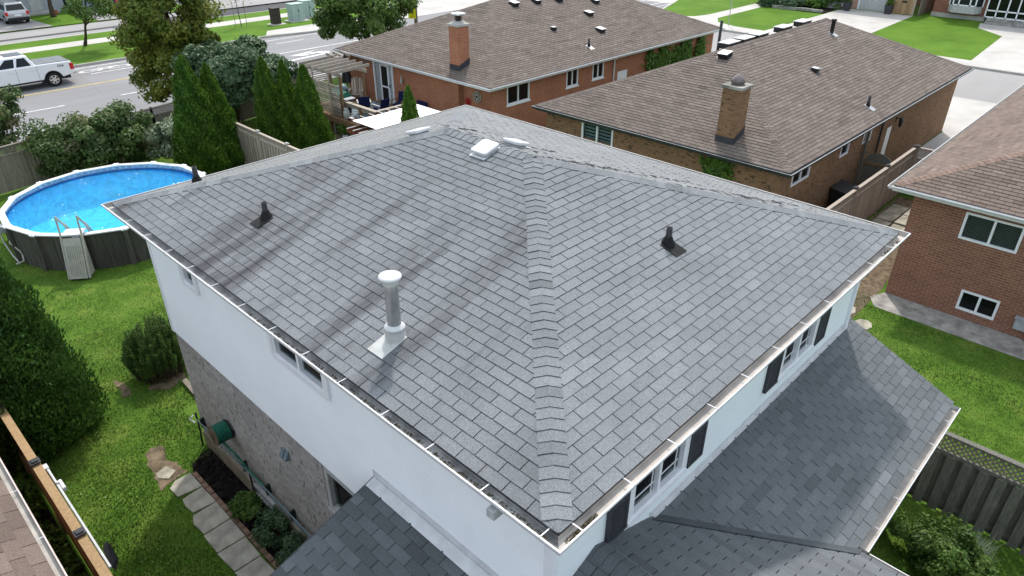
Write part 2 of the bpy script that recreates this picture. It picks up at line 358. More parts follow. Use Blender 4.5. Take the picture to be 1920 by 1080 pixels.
def rawmesh(name, verts, nper, tint, mat, parent=None, origin=None, local=False):
    """numpy quads/tris: verts (n*nper,3)"""
    root = parent
    while root is not None and root.parent is not None: root = root.parent
    o0 = Vector((0, 0, 0)) if local else (LOC[root.name] if root else Vector(origin) if origin is not None else Vector((0, 0, 0)))
    v = verts - np.array(o0); nf = len(v)//nper
    me = bpy.data.meshes.new(name); me.vertices.add(len(v)); me.vertices.foreach_set('co', v.astype(np.float32).ravel())
    me.loops.add(len(v)); me.loops.foreach_set('vertex_index', np.arange(len(v), dtype=np.int32))
    me.polygons.add(nf); me.polygons.foreach_set('loop_start', np.arange(nf, dtype=np.int32)*nper)
    try: me.polygons.foreach_set('loop_total', np.full(nf, nper, dtype=np.int32))
    except Exception: pass
    me.materials.append(MATS[mat]); a = me.attributes.new('tint', 'FLOAT', 'FACE'); a.data.foreach_set('value', tint.astype(np.float32))
    me.update(calc_edges=True); me.validate(); o = bpy.data.objects.new(name, me); C.objects.link(o); o.parent = parent
    if root is None: o.location = o0; LOC[o.name] = o0
    return o
# ------------------------------------------------------------------ roofs
def clip(poly, a, b, c):   # keep a*x+b*y+c>=0
    out = []
    for i in range(len(poly)):
        p, q = poly[i-1], poly[i]; dp = a*p[0]+b*p[1]+c; dq = a*q[0]+b*q[1]+c
        if (dp >= 0) != (dq >= 0):
            t = dp/(dp-dq); out.append((p[0]+(q[0]-p[0])*t, p[1]+(q[1]-p[1])*t))
        if dq >= 0: out.append(q)
    return out
def shingles(mb, P, Q, poly, top, under=0, slope=.3, e=.143, tw=.333, gap=.011, lift=.009, off=0., tvar=.12, seed=1, tb=.5, side=1):
    """P->Q is the eave; the plane rises to the left of it.  poly = ccw convex polygon in (along eave, up slope)"""
    rg = random.Random(seed); P = Vector(P); Q = Vector(Q); u = (Q-P).normalized(); n2 = Vector((-u.y, u.x, 0))*side
    v = (n2+Vector((0, 0, slope))).normalized(); n = u.cross(v)*side; n = n if n.z > 0 else -n
    W = lambda a, b, h: P+u*a+v*b+n*h
    hp = []
    for i in range(len(poly)):
        (x0, y0), (x1, y1) = poly[i], poly[(i+1) % len(poly)]; L = math.hypot(x1-x0, y1-y0)
        if L < 1e-6: continue
        a, b = -(y1-y0)/L, (x1-x0)/L; hp.append((a, b, -(a*x0+b*y0)))
    mb.face([W(a, b, 0) for a, b in poly], mi=under)  # dark sheet seen through the tab gaps, their shade painted in
    V1 = max(p[1] for p in poly); V0 = min(p[1] for p in poly); U0 = min(p[0] for p in poly); U1 = max(p[0] for p in poly)
    i = int(math.floor(V0/e))
    while i*e < V1:
        v0, v1 = i*e, (i+1)*e; o = off+(i % 2)*tw/2+rg.uniform(-.006, .006); k = int((U0-o)//tw)-1; s3 = rg.randint(0, 2)
        ct = rg.gauss(0, .25)*tvar; tt = 0
        while o+k*tw < U1:
            if (k+s3) % 3 == 0: tt = rg.gauss(0, 1)*tvar*.6
            q = [(o+k*tw+gap/2, v0), (o+(k+1)*tw-gap/2, v0), (o+(k+1)*tw-gap/2, v1), (o+k*tw+gap/2, v1)]; k += 1
            for a, b, c in hp:
                if all(a*x+b*y+c >= -1e-7 for x, y in q): continue
                q = clip(q, a, b, c)
                if len(q) < 3: break
            if len(q) < 3: continue
            lf = lift*rg.uniform(.8, 1.25)
            t = tb+ct+tt+rg.gauss(0, 1)*tvar*.8
            H = lambda y: .0012+lf*(1-(y-v0)/e)
            mb.face([W(x, y, H(y)) for x, y in q], mi=top, t=t)
            bo = [p for p in q if abs(p[1]-v0) < 1e-6]
            if len(bo) == 2:
                xa, xb = sorted((bo[0][0], bo[1][0]))
                mb.face([W(xa, v0, 0), W(xb, v0, 0), W(xb, v0, H(v0)), W(xa, v0, H(v0))], mi=under)  # tab front coloured dark, a painted course shadow line
        i += 1
def caps(mb, E_, T, n1, n2, mi=0, e=.143, w=.15, seed=3, tvar=.1, tb=.5, bow=.012, bnd=None, drop=.012):
    rg = random.Random(seed); E_ = Vector(E_); T = Vector(T); d = (T-E_).normalized(); L = (T-E_).length
    n1 = Vector(n1).normalized(); n2 = Vector(n2).normalized()
    w1 = d.cross(n1); w2 = -d.cross(n2)
    if w1.dot(n2) > 0: w1 = -w1; w2 = -w2
    nn = (n1+n2).normalized()
    def prof(s, h):
        c = E_+d*s
        return [c+w1*w+n1*(h+.002), c+w1*w*.55+n1*(h+.006), c+w1*w*.22+nn*(h+.008), c+nn*(h+.008+bow*.3), c+w2*w*.22+nn*(h+.008), c+w2*w*.55+n2*(h+.006), c+w2*w+n2*(h+.002)]
    s = 0
    while s < L:
        t = tb+rg.gauss(0, tvar); a = prof(s, drop+rg.uniform(0, .003)); b = prof(min(s+e+.004, L+.02), .005); z = prof(s, -.004)
        jx = rg.uniform(-.004, .004)
        a = [p+w1*jx for p in a]; b = [p+w1*jx for p in b]
        if bnd:
            for q in (a, b, z):
                for p in q: p.x = min(max(p.x, bnd[0]), bnd[1]); p.y = min(max(p.y, bnd[2]), bnd[3])
        for i in range(6):
            mb.face([a[i], a[i+1], b[i+1], b[i]], mi=mi, t=t, sm=False); mb.face([z[i], z[i+1], a[i+1], a[i]], mi=mi+1)  # cap fronts take the same dark tone as painted shade
        mb.face([a[0], b[0], b[0]-n1*.01, a[0]-n1*.012], mi=mi+1); mb.face([a[6], b[6], b[6]-n2*.01, a[6]-n2*.012], mi=mi+1)
        s += e
def slopeinfo(x0, x1, y0, y1, ze, s):
    W = x1-x0; D = y1-y0; h = min(W, D)/2
    if D >= W: r0 = Vector((x0+h, y0+h, ze+s*h)); r1 = Vector((x0+h, y1-h, ze+s*h))
    else: r0 = Vector((x0+h, y0+h, ze+s*h)); r1 = Vector((x1-h, y0+h, ze+s*h))
    return W, D, h, r0, r1
NRM = lambda s: dict(f=Vector((0, -s, 1)).normalized(), b=Vector((0, s, 1)).normalized(), l=Vector((-s, 0, 1)).normalized(), r=Vector((s, 0, 1)).normalized())
def hiproof(root, x0, x1, y0, y1, ze, s, mats, capmat, lift=.006, tvar=.14, seed=1, w=.15, capseed=3, name='roof'):
    """mats: dict f,r,b,l -> material name"""
    W, D, h, r0, r1 = slopeinfo(x0, x1, y0, y1, ze, s); k = math.sqrt(1+s*s); V = h*k
    ml = ['underlay_shade']+sorted(set(mats.values())); mb = MB()
    sides = dict(f=((x0, y0, ze), (x1, y0, ze), W), r=((x1, y0, ze), (x1, y1, ze), D), b=((x1, y1, ze), (x0, y1, ze), W), l=((x0, y1, ze), (x0, y0, ze), D))
    for i, (sd_, (P, Q, L)) in enumerate(sides.items()):
        if L > 2*h+1e-6: poly = [(0, 0), (L, 0), (L-h, V), (h, V)]
        else: poly = [(0, 0), (L, 0), (L/2, V)]
        shingles(mb, P, Q, poly, ml.index(mats[sd_]), 0, s, lift=lift, tvar=tvar, seed=seed*10+i, off=.1*i)
    roof = mb.build(name, ml, root)
    n = NRM(s); D3 = Vector
    cs = [((x0, y0), r0, 'f', 'l'), ((x1, y0), r0 if D >= W else r1, 'f', 'r'), ((x1, y1), r1, 'b', 'r'), ((x0, y1), r1 if D >= W else r0, 'b', 'l')]
    for i, ((cx, cy), T, a, b_) in enumerate(cs):
        m = MB(); caps(m, (cx, cy, ze), T, n[a], n[b_], seed=capseed+i, w=w, bnd=(x0, x1, y0, y1)); m.build('hip_cap', [capmat, 'underlay_shade'], roof)
    m = MB(); aa, bb = ('l', 'r') if D >= W else ('f', 'b')
    caps(m, r0-(r1-r0).normalized()*.05, r1+(r1-r0).normalized()*.05, n[aa], n[bb], seed=capseed+9, w=w); m.build('ridge_cap', [capmat, 'underlay_shade'], roof)
    return roof, (r0, r1)
def gutter(root, path, closed, mi=('white_metal', 'gutter_inside'), w=.15, h=.085, step=.8, brk=None, lip=.016, phase=.3, name='gutter'):
    """path: list of (x,y,z) of the outer top edge; channel lies to the left of the path direction"""
    n = len(path); P = [Vector(p) for p in path]; m = []
    for i in range(n):
        dn = (P[(i+1) % n]-P[i]).normalized() if (closed or i < n-1) else None
        dp = (P[i]-P[i-1]).normalized() if (closed or i > 0) else None
        l = lambda d: Vector((-d.y, d.x, 0))
        m.append(l(dn)+l(dp) if dn and dp and abs(dn.dot(dp)) < .99 else l(dn or dp))
    prof = [(0, 0, 0), (-.004, -.014, 0), (.006, -.045, 0), (.02, -.06, 0), (.025, -h, 0), (w, -h, 0), (w, .0, 0), (w-.005, .0, 1), (w-.005, -h+.008, 1), (.032, -h+.008, 1), (lip+.004, -.05, 1), (lip, 0, 1), (0, 0, 0)]
    mb = MB(); segs = n if closed else n-1
    for i in range(segs):
        a, b = i, (i+1) % n
        for j in range(len(prof)-1):
            (d0, z0, _), (d1, z1, k) = prof[j], prof[j+1]; q = 1 if (j >= 7 and j <= 10 and k == 1) else 0
            f = lambda c, d, z: P[c]+m[c]*d+Vector((0, 0, z))
            mb.face([f(a, d0, z0), f(b, d0, z0), f(b, d1, z1), f(a, d1, z1)], mi=2 if q and len(mi) > 2 and i == 3 else q)
    if not closed:
        for c in (0, n-1): mb.face([P[c]+m[c]*d+Vector((0, 0, z)) for d, z in ((0, 0), (.02, -.06), (.025, -h), (w, -h), (w, 0))])
    g = mb.build(name, list(mi), root)
    for i in (range(segs) if brk is None else brk):
        a, b = P[i], P[(i+1) % n]; L = (b-a).length; d = (b-a)/L; l = Vector((-d.y, d.x, 0)); s = phase
        while s < L-.15:
            k = MB(); k.box((0, 0, 0), (0, 0, 0)) if 0 else None
            k.bar(a+d*s+l*.004+Vector((0, 0, .004)), a+d*s+l*(w-.006)+Vector((0, 0, .004)), .011, .006)
            k.build('gutter_bracket', 'white_metal', g); s += step*random.uniform(.96, 1.04)
    return g
def wallp(mb, P, u, L, z0, z1, out, holes=(), depth=.09, mi=0, rmi=None, lap=0, lo=.013):
    """vertical wall sheet from P along u; holes (u0,u1,za,zb) get reveals"""
    P = Vector(P); u = Vector(u).normalized(); out = Vector(out)
    us = sorted({0, L, *[h[0] for h in holes], *[h[1] for h in holes]}); zs = sorted({z0, z1, *[h[2] for h in holes], *[h[3] for h in holes], *([z0+lap*k for k in range(1, int((z1-z0)/lap+.999))] if lap else [])})
    F = lambda a, z, d=0: Vector((P.x, P.y, 0))+u*a+Vector((0, 0, z))-out*d
    for i in range(len(us)-1):
        for j in range(len(zs)-1):
            ca, cz = (us[i]+us[i+1])/2, (zs[j]+zs[j+1])/2
            if any(h[0] < ca < h[1] and h[2] < cz < h[3] for h in holes): continue
            if lap:
                k = math.floor((cz-z0)/lap); zk = z0+k*lap; o0 = -lo*(1-(zs[j]-zk)/lap); o1 = -lo*(1-(zs[j+1]-zk)/lap)
                mb.face([F(us[i], zs[j], o0), F(us[i+1], zs[j], o0), F(us[i+1], zs[j+1], o1), F(us[i], zs[j+1], o1)], mi=mi)
                if abs(zs[j]-zk) < 1e-6: mb.face([F(us[i], zk), F(us[i+1], zk), F(us[i+1], zk, o0), F(us[i], zk, o0)], mi=mi)
                continue
            mb.face([F(us[i], zs[j]), F(us[i+1], zs[j]), F(us[i+1], zs[j+1]), F(us[i], zs[j+1])], mi=mi)
    for a0, a1, za, zb in holes:
        for p, q in (((a0, za), (a1, za)), ((a1, za), (a1, zb)), ((a1, zb), (a0, zb)), ((a0, zb), (a0, za))):
            mb.face([F(*p), F(*q), F(*q, depth), F(*p, depth)], mi=mi if rmi is None else rmi)
def window(root, P, u, out, h, depth=.06, fw=.05, mull=(), frame='white_trim', pane='glass', blind=None, grille=None, sill=None, proud=.012, name='window', back=True, slat=.05):
    """frame bars in the hole, a pane and maybe a blind"""
    P = Vector((P[0], P[1], 0)); u = Vector(u).normalized(); out = Vector(out); a0, a1, z0, z1 = h
    F = lambda a, z, d=0: P+u*a+Vector((0, 0, z))+out*d
    def bx(mb, a, b, c, d_, d0, d1, **k):
        v = [F(x, z, d) for d in (d0, d1) for z in (c, d_) for x in (a, b)]
        mb.mesh(v, [(0, 1, 3, 2), (4, 6, 7, 5), (0, 4, 5, 1), (2, 3, 7, 6), (0, 2, 6, 4), (1, 5, 7, 3)], **k)
    m = MB(); e = .002
    bx(m, a0-e, a1+e, z0-e, z0+fw, -depth, proud); bx(m, a0-e, a1+e, z1-fw, z1+e, -depth, proud)
    bx(m, a0-e, a0+fw, z0+fw, z1-fw, -depth, proud); bx(m, a1-fw, a1+e, z0+fw, z1-fw, -depth, proud)
    for t in mull: bx(m, t-fw*.5, t+fw*.5, z0+fw, z1-fw, -depth+.004, proud-.004)
    o = m.build(name, frame, root)
    m = MB(); bx(m, a0+fw, a1-fw, z0+fw, z1-fw, -depth*.7, -depth*.7+.006); m.build('pane', pane, o)
    if grille:
        m = MB(); nx, nz, gm = grille; xs = [a0+fw]+list(mull)+[a1-fw]
        for i in range(len(xs)-1):
            p, q = xs[i], xs[i+1]; wd = q-p
            for k in ((.16, .84) if nx == 'prairie' else [(j+1)/(nx+1) for j in range(nx)]): bx(m, p+wd*k-.008, p+wd*k+.008, z0+fw, z1-fw, -depth*.7+.008, -depth*.7+.016)
            hh = z1-z0-2*fw
            for k in ((.16, .84) if nz == 'prairie' else [(j+1)/(nz+1) for j in range(nz)]): bx(m, p+fw*.5, q-fw*.5, z0+fw+hh*k-.008, z0+fw+hh*k+.008, -depth*.7+.009, -depth*.7+.017)
        m.build('grille', gm, o)
    if blind:
        m = MB(); z = z0+fw
        while z < z1-fw:
            bx(m, a0+fw, a1-fw, z, z+slat*.62, -depth-.05, -depth-.045); z += slat
        m.build('blind', blind, o)
    if sill: m = MB(); bx(m, a0-.05, a1+.05, z0-.07, z0-.004, -.01, .05); m.build('sill', sill, o)
    if back:
        m = MB(); bx(m, a0-.05, a1+.05, z0-.05, z1+.05, -depth-.5, -depth-.49); m.build('dark_room', 'dark_interior', o)
    return o
# ------------------------------------------------------------------ foliage
def leafquads(pts, size, nrm=None, asp=.55, jit=1.0, rg=NR):
    n = len(pts); a = rg.normal(size=(n, 3)); a /= np.linalg.norm(a, axis=1)[:, None]
    if nrm is not None: m = nrm+rg.normal(size=(n, 3))*jit
    else: m = rg.normal(size=(n, 3))
    m /= np.linalg.norm(m, axis=1)[:, None]+1e-9
    a -= m*(a*m).sum(1)[:, None]; a /= np.linalg.norm(a, axis=1)[:, None]+1e-9; b = np.cross(m, a)
    s = (size*rg.uniform(.6, 1.3, n))[:, None]
    return np.stack([pts-a*s, pts+b*s*asp+m*s*.12, pts+a*s, pts-b*s*asp+m*s*.12], 1).reshape(-1, 3)
def clumps(c, rad, k, rc, n, rg=NR, low=-.55, shell=(.55, 1.0)):
    """leaf positions: k clumps spread in an ellipsoid, n leaves in all"""
    d = rg.normal(size=(k*4, 3)); d /= np.linalg.norm(d, axis=1)[:, None]; d = d[d[:, 2] > low][:k]; k = len(d)
    r = rg.uniform(*shell, k)[:, None]; cc = np.array(c)+d*np.array(rad)*r
    idx = rg.integers(0, k, n); g = rg.normal(size=(n, 3)); g /= np.linalg.norm(g, axis=1)[:, None]
    rcs = rc*rg.uniform(.6, 1.35, k); rr = rcs[idx][:, None]*rg.uniform(.35, 1, n)[:, None]**.6
    p = cc[idx]+g*rr*np.array([1, 1, .75]); tc = rg.normal(0, .17, k)[idx]
    return p, g+d[idx]*.6+np.array([0, 0, .4]), .5+tc+rg.normal(0, .15, n), cc
def trunkmesh(mb, base, top, r, cc, n=8, bend=.2):
    base = Vector(base); top = Vector(top); k = 6
    pts = [base.lerp(top, i/k)+Vector((random.uniform(-1, 1), random.uniform(-1, 1), 0))*bend*(i > 0)*r*2 for i in range(k+1)]
    mb.tube(pts, [r*(1.35 if i == 0 else 1)*(1-.7*i/k) for i in range(k+1)], n)
    for c in cc:
        c = Vector(c); t = random.uniform(.35, .95); s = base.lerp(top, t); m = s.lerp(c, .5)+Vector((0, 0, -.1*(c-s).length+random.uniform(-.1, .1)))
        mb.tube([s, m, c], [r*.45*(1.2-t), r*.25*(1.2-t)+.005, .006], 5, cap=False)
def tree(name, label, base, parts, mat, leaf=.09, trunk=.15, th=None, group=None, cat='tree', jit=.9, asp=.55, limbs=26):
    """parts: list of (centre, radii, clumps, clump radius, leaves)"""
    t = thing(name, label, cat, base, group); V = []; T = []; CC = []
    for c, rad, k, rc, n in parts:
        p, nn, tt, cc = clumps(c, rad, k, rc, n); V.append(leafquads(p, leaf, nn, asp, jit)); T.append(tt); CC += list(cc)
    rawmesh('crown', np.concatenate(V), 4, np.clip(np.concatenate(T), 0, 1), mat, t)
    m = MB(); top = th or parts[0][0]; sel = random.sample(CC, min(limbs, len(CC)))
    trunkmesh(m, base, top, trunk, sel); m.build('trunk', 'bark', t)
    return t
def cedar(name, label, base, h, r, mat='leaf_cedar', n=9000, leaf=.055, group=None, cat='cedar', lean=(0, 0), pw=.75, tipk=1.0, bumps=.16, seed=1):
    rg = np.random.default_rng(seed); t = thing(name, label, cat, base, group)
    def R_(z, a):
        q = z/h; f = np.clip((1-q), 0, 1)**pw*np.minimum(1, .72+q*2.2)
        return r*f*(1+bumps*np.sin(a*3+q*9+seed)+bumps*.6*np.sin(a*7-q*23+seed*2)+bumps*.5*np.sin(a*2+q*41))
    z = h*(1-np.sqrt(rg.uniform(0, 1, n)))*1.0; z = np.where(rg.uniform(size=n) < .25, rg.uniform(0, h, n), z); a = rg.uniform(0, 2*np.pi, n)
    rr = R_(z, a)*rg.uniform(.72, 1.06, n)*np.where(rg.uniform(size=n) < .06, rg.uniform(1, 1.16, n), 1)
    p = np.stack([rr*np.cos(a)+lean[0]*z, rr*np.sin(a)+lean[1]*z, z+.03], 1)+np.array(base)
    out = np.stack([np.cos(a), np.sin(a), np.full(n, .35)], 1)
    # upright sprays
    ax = np.stack([np.cos(a)*.35, np.sin(a)*.35, np.ones(n)], 1)+rg.normal(size=(n, 3))*.3; ax /= np.linalg.norm(ax, axis=1)[:, None]
    m = out+rg.normal(size=(n, 3))*.7; m -= ax*(ax*m).sum(1)[:, None]; m /= np.linalg.norm(m, axis=1)[:, None]; b = np.cross(m, ax)
    s = (leaf*rg.uniform(.6, 1.4, n))[:, None]
    v = np.stack([p-ax*s, p+b*s*.5, p+ax*s*1.1, p-b*s*.5], 1).reshape(-1, 3)
    tt = .5+.22*np.sin(a*5+z*4.3+seed)+rg.normal(0, .17, n)
    rawmesh('foliage', v, 4, np.clip(tt, 0, 1), mat, t)
    mb = MB(); k = 14; rings = 12; vs = []
    for i in range(rings+1):
        zz = h*.985*i/rings
        for j in range(k):
            an = 2*math.pi*j/k; q = float(R_(np.array(zz), np.array(an)))*.78
            vs.append((base[0]+q*math.cos(an)+lean[0]*zz, base[1]+q*math.sin(an)+lean[1]*zz, base[2]+zz+.02))
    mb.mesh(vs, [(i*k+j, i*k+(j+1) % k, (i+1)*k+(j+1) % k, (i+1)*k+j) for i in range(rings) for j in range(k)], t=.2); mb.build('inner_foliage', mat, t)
    m = MB(); m.tube([(base[0], base[1], 0), (base[0], base[1], h*.4)], [.07, .04], 7); m.build('trunk', 'bark', t)
    return t
def bush(name, label, base, parts, mat, leaf=.05, group=None, cat='shrub', jit=.9, stem=6, asp=.55):
    t = thing(name, label, cat, base, group); V = []; T = []; CC = []
    for c, rad, k, rc, n in parts:
        p, nn, tt, cc = clumps(c, rad, k, rc, n, low=-.8, shell=(.45, 1)); p[:, 2] = np.maximum(p[:, 2], base[2]+.03)
        V.append(leafquads(p, leaf, nn, asp, jit)); T.append(tt); CC += list(cc)
    rawmesh('foliage', np.concatenate(V), 4, np.clip(np.concatenate(T), 0, 1), mat, t)
    m = MB()
    for c in random.sample(CC, min(stem*3, len(CC))): m.tube([(base[0]+random.uniform(-.15, .15), base[1]+random.uniform(-.15, .15), base[2]), Vector(base).lerp(Vector(c), .5)+Vector((0, 0, .05)), c], [.022, .014, .005], 5, cap=False)
    m.build('stem', 'bark', t); return t
# ================================================================== SETTING
def struct(name, mb, mats, **k):
    o = mb.build(name, mats, **k); return tag(o, kind='structure')
G0 = -.13                                # street level; lawns stand one kerb higher
m = MB(); m.face([(-260, -220, G0-.02), (330, -220, G0-.02), (330, 420, G0-.02), (-260, 420, G0-.02)]); struct('ground', m, 'far_lawn')
m = MB(); m.face([(-200, 36.6, G0), (260, 36.6, G0), (260, 51.6, G0), (-200, 51.6, G0)]); struct('main_road', m, 'road_asphalt')
m = MB(); m.face([(43.6, -120, G0+.004), (52.6, -120, G0+.004), (52.6, 36.6, G0+.004), (43.6, 36.6, G0+.004)]); m.face([(52.6, 30, G0+.006), (57.4, 36.6, G0+.006), (52.6, 36.6, G0+.006)])
struct('side_street', m, 'old_asphalt')
m = MB(); m.slab([(-80, -60), (43.45, -60), (43.45, 33.5), (40.4, 36.45), (-80, 36.45)], G0-.3, 0); struct('lawn', m, 'lawn')
m = MB(); m.slab([(-200, 51.75), (24.5, 51.75), (28.5, 50.9), (38, 50.9), (38, 62.4), (-200, 62.4)], G0-.3, 0); struct('verge', m, 'far_lawn')
m = MB(); m.face([(-200, 62.4, G0+.01), (60, 62.4, G0+.01), (60, 68.3, G0+.01), (-200, 68.3, G0+.01)]); struct('service_road', m, 'old_asphalt')
m = MB(); m.face([(22, 62.6, G0+.016), (60, 62.6, G0+.016), (60, 66.2, G0+.016), (22, 66.2, G0+.016)]); m.face([(-60, 64.7, G0+.016), (22, 64.5, G0+.016), (22, 65.2, G0+.016), (-60, 65.3, G0+.016)]); struct('road_patch', m, 'dark_asphalt')
m = MB(); m.slab([(-200, 68.3), (80, 68.3), (80, 110), (-200, 110)], G0-.3, -.02); struct('far_lawn', m, 'far_lawn')
m = MB()
m.slab([(-200, 36.45), (40.4, 36.45), (43.45, 33.5), (43.45, -60), (43.6, -60), (43.6, 33.6), (40.5, 36.6), (-200, 36.6)], G0-.2, .012)
m.slab([(-200, 51.6), (24.5, 51.6), (24.5, 51.75), (-200, 51.75)], G0-.2, .012); m.slab([(24.5, 51.6), (28.5, 50.75), (38, 50.75), (38, 50.9), (28.5, 50.9), (24.5, 51.75)], G0-.2, .012)
m.slab([(-200, 62.4), (38, 62.4), (38, 62.55), (-200, 62.55)], G0-.2, .012)
struct('kerb', m, 'concrete')
m = MB()
def sheet(m, poly, z=.006): m.face([(x, y, z) for x, y in poly])
sheet(m, [(-200, 58.1), (38, 58.1), (38, 60.0), (-200, 60.0)]); sheet(m, [(25, 51.8), (28.5, 50.95), (38, 50.95), (38, 53.6), (26, 53.4)])
struct('pavement', m, 'pale_concrete')
m = MB(); sheet(m, [(35.1, -3.4), (43.5, -3.4), (43.5, 13.5), (36.2, 13.5), (36.2, 5.75), (30.5, 5.75), (30.5, 2.95), (35.1, 2.95)]); sheet(m, [(36.8, 19.6), (43.5, 19.6), (43.5, 27), (36.8, 27)], .007)
struct('driveway', m, 'pale_concrete')
m = MB(); sheet(m, [(10.0, 68.2), (14.6, 68.2), (14.0, 76), (9.0, 76)], .0); sheet(m, [(18.2, 68.2), (24.5, 68.2), (24.5, 77), (18.2, 77)], .0); sheet(m, [(27, 66.3), (38, 66.3), (38, 77), (27, 77)], .0)
struct('far_driveway', m, 'old_asphalt')
# east side of the side street
m = MB(); m.slab([(52.75, -60), (120, -60), (120, 60), (62, 38), (57.4, 36.4), (55.2, 33.8), (52.75, 28)], G0-.3, 0); struct('far_lawn', m, 'far_lawn')
m = MB()
sheet(m, [(52.8, -40), (54.45, -40), (54.45, 9.2), (54.45, 24.4), (54.6, 27.3), (55.4, 29.3), (57.2, 30.4), (75, 30.6), (75, 32.0), (58.5, 31.9), (56.6, 32.3), (55.4, 33.4), (52.8, 28.2)], .008)
sheet(m, [(54.4, 17.75), (70.6, 18.3), (70.6, 24.5), (66.6, 24.5), (54.4, 24.6)], .004); sheet(m, [(54.4, -2), (70.5, -2), (71.2, 10.4), (70.9, 12.9), (68.3, 12.4), (65.6, 10.0), (54.4, 9.3)], .004)
struct('pavement', m, 'pale_concrete')
m = MB(); m.slab([(52.6, -60), (52.75, -60), (52.75, 28), (55.2, 33.8), (57.4, 36.4), (62, 38), (120, 60), (120, 60.2), (62, 38.2), (57.3, 36.6), (55.0, 33.9), (52.6, 28.1)], G0-.2, .014); struct('kerb', m, 'concrete')
m = MB(); m.face([(38, 50.75, G0+.01), (90, 50.75, G0+.01), (120, 90, G0+.01), (52, 90, G0+.01), (38.5, 58, G0+.01)]); m.face([(62, 38.3, G0+.005), (120, 38.3, G0+.005), (120, 50.75, G0+.005), (62, 50.75, G0+.005)])
struct('forecourt', m, 'pale_concrete')
# road paint
ZP = G0+.012
def stripe(m, x0, x1, y, wd=.12, **k): m.face([(x0, y-wd/2, ZP), (x1, y-wd/2, ZP), (x1, y+wd/2, ZP), (x0, y+wd/2, ZP)], **k)
m = MB(); stripe(m, -100, 12.6, 38.25); stripe(m, 12.6, 120, 38.25); stripe(m, -100, 17, 51.0)
stripe(m, 17, 34, 50.3)
x = -60
for x in np.arange(-61.6, 12, 6.0): stripe(m, x, x+3, 42.3)
stripe(m, 14, 42, 42.0); stripe(m, 20.6, 42, 45.6, .14)
stripe(m, 5, 40, 49.2, .1) if 0 else None
for a, b in ((2, 9.5), (11, 22), (24.2, 26.6), (28, 30), (32, 36)): stripe(m, a, b, 48.9, .11)
stripe(m, 60, 100, 41.5); stripe(m, 44, 70, 37.5) if 0 else None
stripe(m, 56, 90, 43.4, .16); stripe(m, 52, 90, 39.4, .16)
def arrowturn(m, cx, cy):       # turn arrow lying in the pocket lane
    f = lambda pts: m.face([(cx+a, cy+b, ZP+.003) for a, b in pts])
    f([(-2.5, -.85), (2.1, -.35), (2.1, -.05), (-2.5, -.5)])
    f([(2.1, -.35), (2.55, 0), (2.5, .35), (2.1, -.05)]); f([(2.1, -.05), (2.5, .35), (2.1, .62), (1.6, .3)])
    f([(1.6, .3), (2.1, .62), (1.1, .8), (.9, .42)]); f([(1.3, .95), (.2, 1.15) if 0 else (2.4, 1.35), (-.4, .75), (.8, .1)])
arrowturn(m, 23.0, 43.6)
# worn bicycle lane symbol
def ring(m, cx, cy, rx, ry, t=.09, n=16):
    for i in range(n):
        a, b = 2*math.pi*i/n, 2*math.pi*(i+1)/n
        m.face([(cx+rx*math.cos(q)*k, cy+ry*math.sin(q)*k, ZP+.003) for q, k in ((a, 1-t/ry), (b, 1-t/ry), (b, 1), (a, 1))])
ring(m, 11.3, 49.75, .75, .33); ring(m, 13.1, 49.75, .75, .33)
for p, q in (((11.3, 49.75), (12.0, 50.15)), ((12.0, 50.15), (12.9, 50.2)), ((12.1, 49.75), (12.9, 50.2)), ((12.9, 50.3), (13.1, 49.75)), ((12.1, 49.75), (11.95, 50.3)), ((14.3, 49.5), (15.6, 49.5)), ((14.3, 49.5), (14.3, 50.2)), ((14.3, 50.2), (15.0, 49.95)), ((15.6, 49.5), (15.6, 50.2)), ((15.6, 50.2), (15.0, 49.95)), ((9.0, 49.5), (10.0, 49.85)), ((9.0, 50.2), (10.0, 49.85))):
    m.bar((*p, ZP+.003), (*q, ZP+.003), .1, .002)
struct('road_marking', m, 'white_paint_line')
m = MB(); stripe(m, -100, 19.5, 46.1, .13); struct('road_marking', m, 'yellow_paint_line')

# ================================================================== MAIN HOUSE
W0, D0, ZE, SL = 9.0, 10.97, 5.78, .31
OV = .484; HB = D0-OV; WB = W0-OV
house = thing('white_house', 'white sided two storey house with grey shingle hip roof, filling the middle of the photo', 'house', (0, 0, 0))
gs = dict(f='grey_shingle', l='grey_shingle_streaked', r='grey_shingle_curled', b='grey_shingle_pale')
RI = .138
mainroof, (RR0, RR1) = hiproof(house, RI, W0-RI, RI, D0-RI, ZE+.012, SL, gs, 'grey_shingle', lift=.009, tvar=.045, seed=2)
gutter(house, [(0, 0, ZE), (W0, 0, ZE), (W0, D0, ZE), (0, D0, ZE)], True, mi=('white_metal', 'gutter_inside', 'gutter_dirty'), brk=(0, 3), phase=.33)
m = MB()   # drip edge / fascia / soffit
for a, b in (((.145, .145), (W0-.145, .145)), ((W0-.145, .145), (W0-.145, D0-.145)), ((W0-.145, D0-.145), (.145, D0-.145)), ((.145, D0-.145), (.145, .145))):
    m.bar((*a, ZE-.005), (*b, ZE-.005), .012, .03)
m.build('drip_edge', 'charcoal_metal', house)
m = MB(); f = .155
m.box((f, f, ZE-.16), (W0-f, OV+.02, ZE-.14)); m.box((f, HB-.02, ZE-.16), (W0-f, D0-f, ZE-.14)); m.box((f, OV+.02, ZE-.16), (OV+.02, HB-.02, ZE-.14)); m.box((WB-.02, OV+.02, ZE-.16), (W0-f, HB-.02, ZE-.14))
for a, b in (((f, f), (W0-f, f+.02)), ((f, D0-f-.02), (W0-f, D0-f))): m.box((*a, ZE-.14), (*b, ZE-.012))
